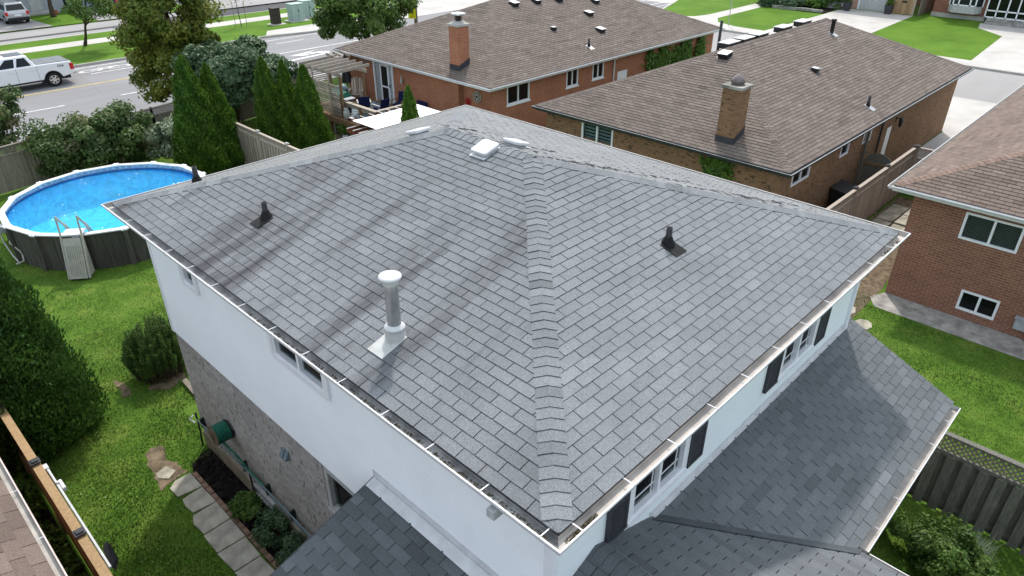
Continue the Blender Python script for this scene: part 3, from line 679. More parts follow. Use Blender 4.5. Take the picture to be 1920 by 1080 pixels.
for a, b in (((f, f+.02), (f+.02, D0-f-.02)), ((W0-f-.02, f+.02), (W0-f, D0-f-.02))): m.box((*a, ZE-.14), (*b, ZE-.012))
m.build('soffit', 'white_trim', house)
# --- walls
ZS, ZF = 3.06, .38
LX = (1, 0, 0); LY = (0, 1, 0); OX = (-1, 0, 0); OY = (0, -1, 0)
fw1 = (1.88-OV, 3.06-OV, 4.3, 5.35); fw2 = (5.74-OV, 6.92-OV, 4.3, 5.35)
lw1 = (8.55-OV, 9.02-OV, 4.77, 5.3); lw2 = (4.58-OV, 5.95-OV, 4.74, 5.4)
bw1 = (4.12-OV, 5.12-OV, 2.08, 2.98); bw2 = (7.45-OV, 8.25-OV, .12, .46)
m = MB(); wallp(m, (OV, OV, 0), LX, WB-OV, 3.0, ZE-.15, OY, [fw1, fw2]); wallp(m, (WB, OV, 0), LY, HB-OV, 3.0, ZE-.15, (1, 0, 0)); wallp(m, (WB, HB, 0), (-1, 0, 0), WB-OV, 3.0, ZE-.15, (0, 1, 0))
m.build('upper_front_wall', 'blue_white_siding', house)
m = MB(); wallp(m, (OV-.03, OV, 0), LY, HB-OV, ZS, ZE-.15, OX, [lw1, lw2], lap=.102); m.box((OV-.03, OV, ZS-.03), (OV+.05, HB, ZS)); m.build('upper_side_wall', 'white_siding', house)
m = MB(); wallp(m, (OV, OV, 0), LY, HB-OV, ZF, ZS, OX, [bw1, (bw2[0], bw2[1], ZF, bw2[3])]); wallp(m, (OV, OV, 0), LX, WB-OV, 0, 3.0, OY); wallp(m, (WB, OV, 0), LY, HB-OV, 0, 3.0, (1, 0, 0)); wallp(m, (WB, HB, 0), (-1, 0, 0), WB-OV, 0, 3.0, (0, 1, 0))
for i in range(14): m.box((OV-.012, 5.2, 2.0+i*.075), (OV, 5.42, 2.0+i*.075+.066)) if i < 13 else None
m.build('brick_wall', 'grey_brick', house)
m = MB(); wallp(m, (OV-.035, OV, 0), LY, HB-OV, -.2, ZF, OX, [(bw2[0], bw2[1], .12, ZF)]); m.face([(OV-.035, OV, ZF), (OV, OV, ZF), (OV, HB, ZF), (OV-.035, HB, ZF)]); m.build('foundation', 'foundation', house)
for x, y in ((OV, OV), (OV, HB), (WB, OV)):
    m = MB(); m.box((x-.045, y-.07 if y > 5 else y-.045, ZS-.02), (x+.05, y+.045 if y > 5 else y+.07, ZE-.15)); m.build('corner_trim', 'white_trim', house)
m = MB(); m.box((OV+.1, OV+.1, -.1), (WB-.1, HB-.1, .02)); m.build('slab_floor', 'dark_interior', house)
for h in (fw1, fw2):
    mu = ((h[0]+h[1])/2,)
    window(house, (OV, OV, 0), LX, OY, h, fw=.055, mull=mu, grille=('prairie', 'prairie', 'white_trim'), sill='white_trim', proud=.03, blind=None)
    for q0, q1 in ((h[0]-.07, h[0]-.004), (h[1]+.004, h[1]+.07)): c = MB(); c.box((OV+q0, OV-.03, h[2]-.01), (OV+q1, OV+.004, h[3])); c.build('casing', 'white_trim', house)
for x0, x1 in ((1.42, 1.80), (3.13, 3.5), (5.27, 5.66), (6.99, 7.37)):
    c = MB(); c.box((x0, OV-.035, 4.27), (x1, OV-.002, 5.36)); fr = .05
    for a, b in (((x0, 4.27), (x0+fr, 5.36)), ((x1-fr, 4.27), (x1, 5.36)), ((x0+fr, 4.27), (x1-fr, 4.33)), ((x0+fr, 5.3), (x1-fr, 5.36)), ((x0+fr, 4.8), (x1-fr, 4.86))):
        c.box((a[0], OV-.05, a[1]), (b[0], OV-.035, b[1]))
    for i in range(20):
        z = 4.36+i*.046
        if abs(z-4.83) > .05: c.box((x0+fr, OV-.044, z), (x1-fr, OV-.035, z+.03))
    c.build('shutter', 'charcoal_metal', house)
WX = (OV-.03, OV, 0)
window(house, WX, LY, OX, lw1, fw=.06, proud=.03, sill='white_trim')
window(house, WX, LY, OX, lw2, fw=.06, mull=((lw2[0]+lw2[1])/2,), proud=.03, sill='white_trim', grille=(0, 2, 'white_trim') if 0 else None)
for h in (lw1, lw2):
    for q0, q1 in ((h[0]-.1, h[0]-.004), (h[1]+.004, h[1]+.1)): c = MB(); c.box((OV-.075, OV+q0, h[2]-.05), (OV-.03, OV+q1, h[3]+.04)); c.build('casing', 'white_trim', house)
window(house, (OV, OV, 0), LY, OX, bw1, depth=.1, fw=.07, mull=(), proud=.02, frame='old_white', sill='old_white')
window(house, (OV-.035, OV, 0), LY, OX, (bw2[0], bw2[1], .12, ZF), depth=.1, fw=.04, frame='old_white')
# --- flashing above the lower roofs
FS = .43
def lowz(y): return 3.0+FS*(y+1.58)
zt = lowz(OV)
m = MB(); m.box((2.4, OV-.012, zt-.02), (WB+.02, OV-.002, zt+.12)); m.box((2.4, OV-.05, zt+.005), (WB+.02, OV-.012, zt+.02))
m.build('flashing', 'white_metal', house)
# --- front lower roof: eave along X, and garage gable running to -Y
lr = thing('garage_roof', 'dark shingled lower roof with metal valley, below the front windows of the white house', 'roof', (4.7, -1.6, 3)) if 0 else None
XR, XV, XG, ZG = 8.92, 4.72, 1.25, 3.0
low = MB(); ml = ['underlay_shade', 'dark_shingle']
kf = math.sqrt(1+FS*FS); yv = OV+1.6
vx = lambda y: XV-(y+1.6)*1.075          # valley line in plan
# front-facing plane, polygon in (x, slope distance)
Lf = XR-2.42; P0 = (2.42, -1.47, lowz(-1.47)); V1 = (OV+1.47)*kf
shingles(low, P0, (XR, -1.47, P0[2]), [(vx(-1.47)-2.42, 0), (Lf, 0), (Lf, V1), (.06, V1)], 1, 0, FS, seed=31, tvar=.07, off=.05)
# strip of the same plane reaching past the house corner
Lr = XR-WB; shingles(low, (WB+.01, OV, lowz(OV)), (XR, OV, lowz(OV)), [(0, 0), (Lr-.01, 0), (Lr-.01, .18), (0, .18)], 1, 0, FS, seed=35)
# garage gable, right slope (rises to -X), eave at x=XV running along Y
SG = (4.38-ZG)/(XV-XG); kg = math.sqrt(1+SG*SG); YG = -8.0
xe = XV-.11; ze_ = ZG+.11*SG; Lg = OV-YG
hV = (xe-XG)*kg
# u along +Y from (xe,YG) ; v to -X
vy = lambda x: -1.6+(XV-x)/1.075
shingles(low, (xe, YG, ze_), (xe, OV, ze_), [(0, 0), (vy(xe)-YG, 0), (vy(2.42)-YG, (xe-2.42)*kg), (OV-YG, (xe-2.42)*kg), (OV-YG, hV), (0, hV)][:6] if 0 else [(0, 0), (vy(xe)-YG, 0), (OV-YG, (xe-2.5)*kg), (OV-YG, hV), (0, hV)], 1, 0, SG, seed=32, tvar=.07)
xl = -2.1
shingles(low, (xl, OV, 4.38-SG*(XG-xl)), (xl, YG, 4.38-SG*(XG-xl)), [(OV-OV, 0) if 0 else (0, 0), (OV-YG, 0), (OV-YG, (XG-xl)*kg), (0, (XG-xl)*kg)], 1, 0, SG, seed=33, tvar=.07)
lowroof = low.build('lower_front_roof', ml, house)
m = MB(); caps(m, (XG, YG, 4.38), (XG, OV-.02, 4.38), (SG, 0, 1), (-SG, 0, 1), w=.15, tb=.35); m.build('ridge_cap', ['dark_shingle', 'underlay_shade'], lowroof)
m = MB()   # metal valley
n = 2
for i in range(n):
    ya, yb = -1.53+(OV-.06+1.53)*i/n, -1.53+(OV-.06+1.53)*(i+1)/n
    pa = Vector((vx(ya)+.03, ya, lowz(ya)+.016)); pb = Vector((vx(yb)+.03, yb, lowz(yb)+.016))
    g_ = lambda p: Vector((p.x-.2, p.y, p.z+.2*SG+.003)); 
    m.face([pa+Vector((.0, .0, 0)), pb, g_(pb), g_(pa)], t=.5)
m.build('valley_flashing', 'charcoal_grey' if 'charcoal_grey' in MATS else 'valley_metal', lowroof) if 'valley_metal' in MATS else None
gutter(lowroof, [(XV+.02, -1.6, ZG-.02), (XR+.02, -1.6, ZG-.02)], False, brk=(0,), phase=.5)
gutter(lowroof, [(XV+.02, YG, ZG-.03), (XV+.02, -1.62, ZG-.03)], False, brk=(), phase=.5)
m = MB(); m.box((XR-.06, -1.5, 2.84), (XR-.03, OV+.2, 2.86)); 
m.extr([(XR-.02, -1.46, lowz(-1.46)-.02), (XR-.02, OV+.17, lowz(OV+.17)-.02), (XR-.02, OV+.17, lowz(OV+.17)-.2), (XR-.02, -1.46, lowz(-1.46)-.2)], (.02, 0, 0)); m.build('rake_board', 'white_trim', lowroof)
m = MB(); m.box((4.85, -1.2, 0), (8.6, -1.14, 2.9)); m.box((8.54, -1.14, 0), (8.6, OV, 2.9)); m.box((-1.8, YG+.4, 0), (-1.74, OV, 2.9)); m.box((-1.74, YG+.4, 0), (4.4, YG+.46, 2.9)); m.box((4.34, YG+.46, 0), (4.4, -1.2, 2.9))
m.build('garage_wall', 'grey_brick', house)
# --- left lower roof (side porch)
PS = .31; PY = 3.64; zp = 3.82; xo = -1.75
m = MB(); kk = math.sqrt(1+PS*PS); Lx = OV-.04-xo
shingles(m, (xo, PY, zp-PS*Lx), (xo, -1.0, zp-PS*Lx), [(0, 0), (PY+1, 0), (PY+1, Lx*kk), (0, Lx*kk)], 1, 0, PS, seed=41, tvar=.09, tb=.38)
pr = m.build('side_porch_roof', ['underlay_shade', 'dark_shingle'], house)
m = MB(); m.box((OV-.045, -.9, zp-.01), (OV-.034, PY+.02, zp+.13)); m.extr([(OV-.05, PY-.01, zp+.015), (OV-.05, -.9, zp+.015), (OV-.2, -.9, zp+.015-.15*PS), (OV-.2, PY-.01, zp+.015-.15*PS)], (0, 0, .004)); m.build('flashing', 'white_metal', pr)
m = MB(); m.extr([(OV-.04, PY+.005, zp-.005), (xo, PY+.005, zp-.005-PS*Lx), (xo, PY+.005, zp-.16-PS*Lx), (OV-.04, PY+.005, zp-.16)], (0, .02, 0)); m.build('rake_board', 'charcoal_metal', pr)
m = MB(); m.box((xo+.25, -1.0, 0), (xo+.31, 3.4, 3.0)); m.box((xo+.31, 3.34, 0), (OV-.05, 3.4, 3.0)); m.build('porch_wall', 'grey_brick', house)
for y in np.arange(PY-.35, .3, -.62): m = MB(); m.lathe((OV-.2, y, zp-.03), [(.012, 0), (.012, .012), (0, .014)], 8); m.build('rivet', 'charcoal_metal', pr)
for x in np.arange(2.7, 8.4, .36): m = MB(); m.lathe((x, OV-.05, zt+.02), [(.01, 0), (.01, .012), (0, .014)], 6); m.build('flashing_clip', 'charcoal_metal', house)
# downspout outlet hole in the near gutter (left side)
m = MB(); m.box((.035, .8, ZE-.091), (.105, .9, ZE-.088)); m.build('gutter_outlet', 'sign_black', house)
m = MB(); m.lathe((.06, .85, ZE-.19), [(.045, 0), (.06, .09)], 12); m.box((-.035, .8, ZE-.2), (.1, .9, ZE-.1)); m.build('gutter_spout', 'gutter_inside_grey', house)
# debris lying in the gutters
for nm, pts in (('leaf_litter', [(.075, y) for y in np.arange(.25, 5.8, .028) if random.random() < .75]), ('leaf_litter', [(x, .075) for x in np.arange(.2, .62, .012)]+[(x, .075) for x in np.arange(7.9, 8.75, .03) if random.random() < .5])):
    V = []
    for x, y in pts:
        for _ in range(6): V.append((x+random.uniform(-.035, .035), y+random.uniform(-.02, .02), ZE-.076+random.uniform(0, .01)))
    V = np.array(V); q = leafquads(V, .014, np.tile([0, 0, 1.], (len(V), 1)), .6, .5)
    o = rawmesh('gutter_debris', q, 4, NR.uniform(0, 1, len(V)), 'gutter_debris', house)
# worn, curled bits of shingle on the back slope right of the peak
rg = np.random.default_rng(4); n = 900; m = MB()
for i in range(n):
    y = rg.uniform(1.2, 7.2); top_ = 4.5 if y > 4.5 else W0-y; dx = abs(rg.normal(0, .55))+.16; x = max(top_, 4.5)+dx
    if x > W0-.4 or math.sin(y*5.3+x*2.1)+math.sin(y*11+x*7)+rg.normal(0, .5) < .35: continue
    z = ZE+.012+SL*(W0-RI-x)+.013; a, b = rg.uniform(.02, .07), rg.uniform(.008, .02); k = rg.uniform(-.3, .3)
    m.face([(x-b, y-a, z+SL*b), (x+b, y-a*.7, z-SL*b), (x+b+k*a, y+a, z-SL*(b+k*a)), (x-b+k*a, y+a*.8, z+SL*(b-k*a)+.01)])
tag(m.build('curled_shingle_bits', 'underlay_shade', house), kind='stuff')
# --- things on the roof
nl = (-SL, 0, 1); nf = (0, -SL, 1); nr_ = (SL, 0, 1); nb = (0, SL, 1)
PLl = (RI, 0, ZE+.012)
def roofz(x, y): return ZE+.012+SL*min(x-RI, y-RI, W0-RI-x, D0-RI-y)
def tilt_plate(mb, c, n, dn, L, Wd, th=.008, **k):
    c = Vector(c); n = Vector(n).normalized(); dn = Vector(dn); dn = (dn-n*dn.dot(n)).normalized(); s = n.cross(dn)
    v = [c+dn*a*L/2+s*b*Wd/2+n*h for h in (0, th) for b in (-1, 1) for a in (-1, 1)]
    mb.mesh(v, [(0, 2, 3, 1), (4, 5, 7, 6), (0, 1, 5, 4), (2, 6, 7, 3), (0, 4, 6, 2), (1, 3, 7, 5)], **k)
def pipe_boot(px, py, P, n, dn, label, h=.27, r=.045, plate=.3, name='plumbing_vent', off=.1):
    c = onpl(px, py, P, n); c = Vector(c); t = thing(name, label, 'roof vent', c, 'black plumbing vents on the grey roof')
    m = MB(); tilt_plate(m, c+Vector(dn).normalized()*off+Vector((0, 0, .012)), n, dn, plate, .26); m.build('flashing_plate', 'black_rubber', t)
    m = MB(); m.lathe(c, [(.105, .0), (.095, .045), (.06, .11), (.052, .135)], 14); m.build('collar', 'black_rubber', t)
    m = MB(); m.lathe(c, [(r, .05), (r, h), (r-.006, h), (r-.006, h-.08), (0, h-.08)], 14); m.build('pipe', 'black_plastic', t); return t
pipe_boot(500, 409, PLl, nl, (-1, 0, -SL), 'black plumbing vent on the left slope of the grey roof near its far corner')
pipe_boot(1252, 459, (0, RI, ZE+.012), nf, (0, -1, -SL), 'black plumbing vent pipe on the right-hand slope of the grey roof')
bb = Vector((1.55, D0-.62, roofz(1.55, D0-.62))); c_ = bb
t = thing('plumbing_vent', 'black vent pipe behind the far left roof edge in front of the pool water', 'roof vent', bb, 'black plumbing vents on the grey roof')
m = MB(); m.lathe(bb, [(.1, -.01), (.09, .05), (.06, .1), (.055, .12)], 14); m.build('collar', 'black_rubber', t)
m = MB(); m.lathe(bb, [(.05, .05), (.046, .3), (.04, .3), (.04, .2), (0, .2)], 14); m.build('pipe', 'black_plastic', t)
# furnace stack
c = Vector(onpl(742, 632, PLl, nl)); t = thing('furnace_stack', 'tall grey metal flue with round white cap and cone flashing on the left roof slope', 'flue', c)
m = MB(); tilt_plate(m, c+Vector((-.13, 0, -.13*SL+.012)), nl, (-1, 0, -SL), .42, .3); m.build('flashing_plate', 'old_white', t)
m = MB(); m.lathe(c, [(.135, -.05), (.13, .04), (.105, .15), (.1, .16)], 20); m.build('cone', 'old_white', t, bevel=0)
m = MB(); m.lathe(c, [(.085, .205), (.13, .165), (.133, .15), (.1, .15)], 20); m.build('storm_collar', 'white_metal', t)
m = MB(); m.lathe(c, [(.083, .1), (.083, .68), (.09, .69), (.09, .77), (.083, .78)], 20); m.build('flue_pipe', 'galvanised', t)
m = MB(); m.lathe(c, [(.085, .76), (.1, .79), (.105, .81), (.13, .83), (.14, .855), (.138, .87), (.1, .885), (0, .892)], 24); m.build('cap', 'white_metal', t)
# box vents
def boxvent(loc, rz, label):
    t = thing('box_vent', label, 'roof vent', loc, 'white box vents near the ridge of the grey roof')
    L = Vector(loc)
    def W(p): return p
    m = MB(); m.box((-.26, -.2, .0), (.2, .2, .01)); m.build('flange', 'white_metal', t, local=True)
    m = MB(); m.box((-.14, -.15, .01), (.14, .15, .06)); m.build('throat', 'gutter_inside_grey', t, local=True)
    m = MB(); m.slab([(-.21, -.17), (-.17, -.21), (.17, -.21), (.21, -.17), (.21, .17), (.17, .21), (-.17, .21), (-.21, .17)], .035, .105); m.build('hood', 'white_metal', t, local=True, bevel=.02)
    t.scale = (.86, .86, .86); return t
def orient(t, n, dn):   # local -x follows the fall of the roof
    n = Vector(n).normalized(); x = -Vector(dn); x = (x-n*x.dot(n)).normalized(); y = n.cross(x)
    t.rotation_euler = Matrix((x, y, n)).transposed().to_euler()
c = Vector(onpl(911, 284, PLl, nl)); t = boxvent(c+Vector((0, 0, .012)), 0, 'white square roof vent on the left slope just below the ridge'); orient(t, nl, (-1, 0, -SL))
x, y = 5.0, 5.35; t = boxvent((x, y, roofz(x, y)+.012), 0, 'white roof vent peeking over the ridge on its right, back slope'); orient(t, nr_, (1, 0, -SL))
x, y = 4.3, 7.05; t = boxvent((x, y, roofz(x, y)+.012), 0, 'white roof vent peeking over the hip at the far left back slope'); orient(t, nb, (0, 1, -SL))
# ================================================================== NEIGHBOUR HOUSES
def bungalow(label, x0, x1, y0, y1, ze, s, roofm, capm, wallm, ov, holes, gmat=('white_metal', 'gutter_inside'), seed=5, name='brick_house', blinds={}, frames='white_trim', side=None, zb=None, notch=None):
    t = thing(name, label, 'house', (x0, y0, 0))
    r, rr = hiproof(t, x0+.11, x1-.11, y0+.11, y1-.11, ze+.012, s, dict(f=roofm, l=roofm, r=roofm, b=roofm), capm, lift=.012, tvar=.09, seed=seed, w=.14, capseed=seed*7)
    gutter(t, [(x0, y0, ze), (x1, y0, ze), (x1, y1, ze), (x0, y1, ze)], True, mi=gmat, brk=())
    ox, oy = ov; a, b, c, d = x0+ox, x1-ox, y0+oy, y1-oy; zt = ze-.15
    m = MB(); f = .12
    m.box((x0+f, y0+f, zt), (x1-f, y0+oy+.3, zt+.02)); m.box((x0+f, y1-oy-.02, zt), (x1-f, y1-f, zt+.02)); m.box((x0+f, y0+oy+.3, zt), (x0+ox+.4, y1-oy-.02, zt+.02)); m.box((x1-ox-.02, y0+oy+.3, zt), (x1-f, y1-oy-.02, zt+.02))
    for p, q in (((x0+f, y0+f), (x1-f, y0+f+.02)), ((x0+f, y1-f-.02), (x1-f, y1-f)), ((x0+f, y0+f+.02), (x0+f+.02, y1-f-.02)), ((x1-f-.02, y0+f+.02), (x1-f, y1-f-.02))): m.box((*p, zt+.02), (*q, ze-.012))
    m.build('soffit', 'white_trim' if gmat[0] == 'white_metal' else 'charcoal_metal', t)
    m = MB(); n_, l_ = holes
    wallp(m, (a, c, 0), LX, b-a, -.2, zt, OY, n_)
    if notch:      # the wall steps back near the corner
        ny, nd = notch
        wallp(m, (a, ny, 0), LY, d-ny, -.2, zt, OX, [(p-ny+c, q-ny+c, u, v) for p, q, u, v in l_])
        wallp(m, (a+nd, c, 0), LY, ny-c, -.2, zt, OX, []); m.face([(a, ny, -.2), (a+nd, ny, -.2), (a+nd, ny, zt), (a, ny, zt)])
    else: wallp(m, (a, c, 0), LY, d-c, -.2, zt, OX, l_)
    wallp(m, (b, c, 0), LY, d-c, -.2, zt, (1, 0, 0)); wallp(m, (b, d, 0), (-1, 0, 0), b-a, -.2, zt, (0, 1, 0))
    m.build('wall', wallm, t)
    return t, (a, b, c, d), roofz_(x0+.11, x1-.11, y0+.11, y1-.11, ze+.012, s)
def roofz_(x0, x1, y0, y1, ze, s): return lambda x, y: ze+s*min(x-x0, y-y0, x1-x, y1-y)
def chimney(root, c, z1, sx, sy, zb, mat, crown='concrete', flue='galvanised', style='box'):
    x, y = c; m = MB(); m.box((x-sx/2, y-sy/2, zb), (x+sx/2, y+sy/2, z1)); ch = m.build('chimney', mat, root)
    m = MB(); m.box((x-sx/2-.05, y-sy/2-.05, z1), (x+sx/2+.05, y+sy/2+.05, z1+.09)); 
    if style == 'box': m.mesh([(x+a*(sx/2+.02), y+b*(sy/2+.02), z1+.09) for a, b in ((-1, -1), (1, -1), (1, 1), (-1, 1))]+[(x+a*.16, y+b*.16, z1+.2) for a, b in ((-1, -1), (1, -1), (1, 1), (-1, 1))], [(4, 5, 6, 7), (0, 1, 5, 4), (1, 2, 6, 5), (2, 3, 7, 6), (3, 0, 4, 7)])
    m.build('crown', crown, ch)
    m = MB()
    if style == 'box':
        m.lathe((x, y, z1), [(.13, .2), (.13, .42)], 12)
        for i in range(8): a = i*math.pi/4; m.bar((x+.16*math.cos(a), y+.16*math.sin(a), z1+.22), (x+.16*math.cos(a), y+.16*math.sin(a), z1+.46), .015, .015)
        m.build('flue', 'brown_box', ch); m = MB(); m.slab([(x-.26, y-.2), (x-.2, y-.26), (x+.2, y-.26), (x+.26, y-.2), (x+.26, y+.2), (x+.2, y+.26), (x-.2, y+.26), (x-.26, y+.2)], z1+.46, z1+.52); m.build('flue_cap', 'white_metal', ch)
    else:
        m.lathe((x, y, z1), [(.2, .09), (.2, .16), (.24, .17), (.2, .27), (.1, .38), (0, .42)], 16); m.build('flue_cap', 'dull_copper', ch)
    return ch
def base_flash(root, x0, x1, y0, y1, rz_, h=.22, mat='charcoal_metal'):
    m = MB(); e = .018
    for (a, b) in (((x0-e, y0-e), (x1+e, y0-e)), ((x1+e, y0-e), (x1+e, y1+e)), ((x1+e, y1+e), (x0-e, y1+e)), ((x0-e, y1+e), (x0-e, y0-e))):
        za, zb = rz_(*a), rz_(*b); m.face([(*a, za-.05), (*b, zb-.05), (*b, zb+h), (*a, za+h)])
    m.build('base_flashing', mat, root)
vc = [0]
def roofvent(px, py, P, n, label, kind='box', dn=(0, -1, -.41), col='black_plastic', top='galvanised', group='vents on the neighbouring brown roofs', size=.2):
    c = Vector(onpl(px, py, P, n)); t = thing('roof_vent' if kind != 'pipe' else 'vent_pipe', label, 'roof vent', c, group)
    if kind == 'box':
        m = MB(); m.box((-size*1.35, -size*1.2, 0), (size*1.35, size*1.2, .014)); m.build('flange', 'galvanised' if col != 'black_plastic' else 'black_plastic', t, local=True)
        m = MB(); m.mesh([(-size, -size, .014), (-size, size, .014), (size, size, .014), (size, -size, .014), (-size, -size, .19), (-size, size, .19), (size, size, .09), (size, -size, .09)], [(0, 1, 5, 4), (1, 2, 6, 5), (2, 3, 7, 6), (3, 0, 4, 7), (4, 5, 6, 7)]); m.build('hood', col, t, local=True)
        m = MB(); m.mesh([(-size-.02, -size-.01, .195), (-size-.02, size+.01, .195), (size+.01, size+.01, .096), (size+.01, -size-.01, .096)], [(0, 3, 2, 1)]); m.build('lid', top, t, local=True)
        orient(t, n, dn)
        return t
    m = MB(); tilt_plate(m, c+Vector(dn).normalized()*.1+Vector((0, 0, .012)), n, dn, .42, .3); m.build('flashing_plate', 'galvanised', t)
    m = MB(); m.lathe(c, [(.09, 0), (.07, .08), (.055, .12)], 10); m.build('collar', 'black_rubber', t)
    h = .55 if size > .2 else .38
    m = MB(); m.lathe(c, [(.052, .05), (.052, h), (.045, h), (.04, h-.1), (0, h-.1)] if size <= .2 else [(.085, .05), (.085, h-.05), (.12, h-.04), (.12, h+.03), (0, h+.05)], 12); m.build('pipe', 'black_plastic', t)
    return t
# ---- house A (far, red brick)
AX0, AX1, AY0, AY1, AZ, AS = 17.5, 37.0, 18.8, 30.5, 3.15, .405
an = [(18.97, 20.43, 2.1, 2.94), (23.04, 23.9, 2.13, 2.96), (25.03, 25.92, 2.16, 2.96), (27.15, 28.05, .2, 2.2)]
al = [(26.15, 27.55, .95, 2.93)]
hA, (a, b, c, d), rzA = bungalow('red brick bungalow beside the wooden deck, brown roof and chimney with white cap', AX0, AX1, AY0, AY1, AZ, AS, 'brown_shingle', 'brown_shingle', 'red_brick', (.45, .45), ([(p-17.95, q-17.95, u, v) for p, q, u, v in an], [(p-19.25, q-19.25, u, v) for p, q, u, v in al]), seed=51, notch=(21.3, .3))
for i, (p, q, u, v) in enumerate(an[:3]): window(hA, (17.95, 19.25, 0), LX, OY, (p-17.95, q-17.95, u, v), fw=.06, mull=((p+q)/2-17.95,), proud=.015, sill='white_trim', pane='dark_glass')
m = MB(); m.box((27.15, 19.28, .2), (28.05, 19.32, 2.2)); m.build('door', 'white_trim', hA)
D = MB(); D.box((17.98, 26.15, .95), (18.02, 27.55, 2.93)); dr = D.build('storm_door', 'grey_paint', hA)
D = MB()
for p, q in (((17.94, 26.45, 1.0), (17.98, 26.55, 2.85)), ((17.94, 27.05, 1.0), (17.98, 27.15, 2.85)), ((17.94, 26.55, 1.0), (17.98, 27.05, 1.08)), ((17.94, 26.55, 2.77), (17.98, 27.05, 2.85)), ((17.94, 26.55, 1.72), (17.98, 27.05, 1.8))): D.box(p, q)
D.build('door_frame', 'white_trim', dr); D = MB(); D.box((17.95, 26.55, 1.08), (17.97, 27.05, 2.77)); D.build('pane', 'sign_black', dr); D = MB(); D.box((17.9, 26.36, 1.8), (17.94, 26.4, 1.95)); D.build('handle', 'black_plastic', dr)
D = MB(); D.box((17.9, 26.06, .9), (17.96, 26.15, 3.0)); D.box((17.9, 27.55, .9), (17.96, 27.64, 3.0)); D.box((17.9, 26.15, 2.93), (17.96, 27.55, 3.0)); D.build('door_trim', 'white_trim', hA)
PA = (AX0+.11, 0, AZ+.012); PAf = (0, AY0+.11, AZ+.012); nAl = (-AS, 0, 1); nAf = (0, -AS, 1)
cA = onpl(856, 132, PA, nAl); zc = hgt(cA[0], cA[1], 855, 50)
chimney(hA, (cA[0]+.3, cA[1]+.1), zc, .62, .62, 2.9, 'red_brick'); base_flash(hA, cA[0]+.3-.31, cA[0]+.3+.31, cA[1]+.1-.31, cA[1]+.1+.31, rzA, .25)
m = MB(); x_, y_ = 26.75, 19.19; m.tube([(x_, y_, 0), (x_, y_, 2.85), (x_, y_-.2, 3.02)], .04, 8); m.build('downspout', 'white_trim', hA)
for i, (px, py, l, k) in enumerate([(963, 8, 'black hooded vent near the top of the far brown roof, leftmost of all', 'box'), (1005, 3, 'black hooded vent at the top of the far brown roof, right of the top pair', 'box'), (1103, 26, 'black turbine-like vent high on the far brown roof', 'box'), (1125, 57, 'black square vent with bright lid, lowest box vent on the far brown roof', 'box'), (1037, 55, 'small black vent in the middle left of the far brown roof', 'box'), (1104, 87, 'thin black pipe on the far brown roof, lowest of its vents', 'pipe'), (1115, 3, 'white topped vent at the upper frame edge on the far brown roof', 'box'), (1046, 0, 'dark vent at the upper frame edge between two others on the far brown roof', 'box')]):
    roofvent(px, py, PAf, nAf, l, k, (0, -1, -AS), size=.12 if i == 4 else .2)
# ---- house B (tan brick)
BX0, BX1, BY0, BY1, BZ, BS = 17.15, 36.5, 5.35, 16.1, 3.08, .425
bn = [(18.4, 19.75, 2.2, 2.84), (22.3, 23.04, 2.18, 2.8), (24.4, 25.18, 2.18, 2.8), (27.1, 27.75, .15, 2.2)]
bl = [(12.35, 13.83, 2.26, 2.9)]
hB, (a, b, c, d), rzB = bungalow('tan mottled brick bungalow with ridge vents and a tall tan brick chimney', BX0, BX1, BY0, BY1, BZ, BS, 'brown_shingle', 'brown_shingle', 'tan_brick', (.4, .45), ([(p-17.55, q-17.55, u, v) for p, q, u, v in bn], [(p-5.8, q-5.8, max(u, 1.9), v) for p, q, u, v in bl]), gmat=('charcoal_metal', 'gutter_inside_grey'), seed=61)
for i, (p, q, u, v) in enumerate(bn[:3]): window(hB, (17.55, 5.8, 0), LX, OY, (p-17.55, q-17.55, u, v), fw=.06, mull=((p+q)/2-17.55,) if i == 0 else (), proud=.015, pane='dark_glass')
window(hB, (17.55, 5.8, 0), LY, OX, (12.35-5.8, 13.83-5.8, 1.9, 2.9), fw=.07, mull=(13.1-5.8,), proud=.02, blind='pale_blue_blind', slat=.13)
m = MB(); m.box((27.1, 5.83, .15), (27.75, 5.87, 2.2)); m.build('door', 'white_trim', hB)
m = MB(); m.box((BX0-.004, BY0, BZ-.006), (BX0+.012, BY1, BZ+.004)); m.box((BX0+.012, BY0-.004, BZ-.006), (BX1, BY0+.012, BZ+.004)); m.build('gutter_lip', 'old_white', hB)
PB = (BX0+.11, 0, BZ+.012); PBf = (0, BY0+.11, BZ+.012); nBl = (-BS, 0, 1); nBf = (0, -BS, 1)
cB = onpl(1358, 268, PB, nBl); zc = hgt(cB[0]+.3, cB[1], 1372, 163)
chimney(hB, (cB[0]+.32, cB[1]+.02), zc, .64, .64, 2.8, 'tan_brick', style='dome', crown='old_concrete'); base_flash(hB, cB[0]+.0, cB[0]+.64, cB[1]-.3, cB[1]+.34, rzB, .22)
t = thing('wall_lantern', 'black coach lantern beside the white side door of the tan brick house', 'lantern', (27.95, 5.8, 2.2))
m = MB(); m.bar((27.95, 5.8, 2.42), (27.95, 5.62, 2.46), .03, .03); m.box((27.9, 5.77, 2.3), (28.0, 5.798, 2.5)); m.build('bracket', 'black_plastic', t)
m = MB(); m.lathe((27.95, 5.6, 2.1), [(.02, 0), (.07, .06), (.09, .28), (.11, .29), (.05, .36), (.01, .42)], 6, sm=False); m.build('lantern_body', 'black_plastic', t)
m = MB(); m.tube([(26.1, 5.72, 0), (26.1, 5.72, 2.8), (26.1, 5.5, 2.98)], .04, 8); m.build('downspout', 'charcoal_metal', hB)
roofvent(1360, 104, PB, nBl, 'low square vent with pale lid high on the left slope of the middle brown roof', 'box', (-1, 0, -BS))
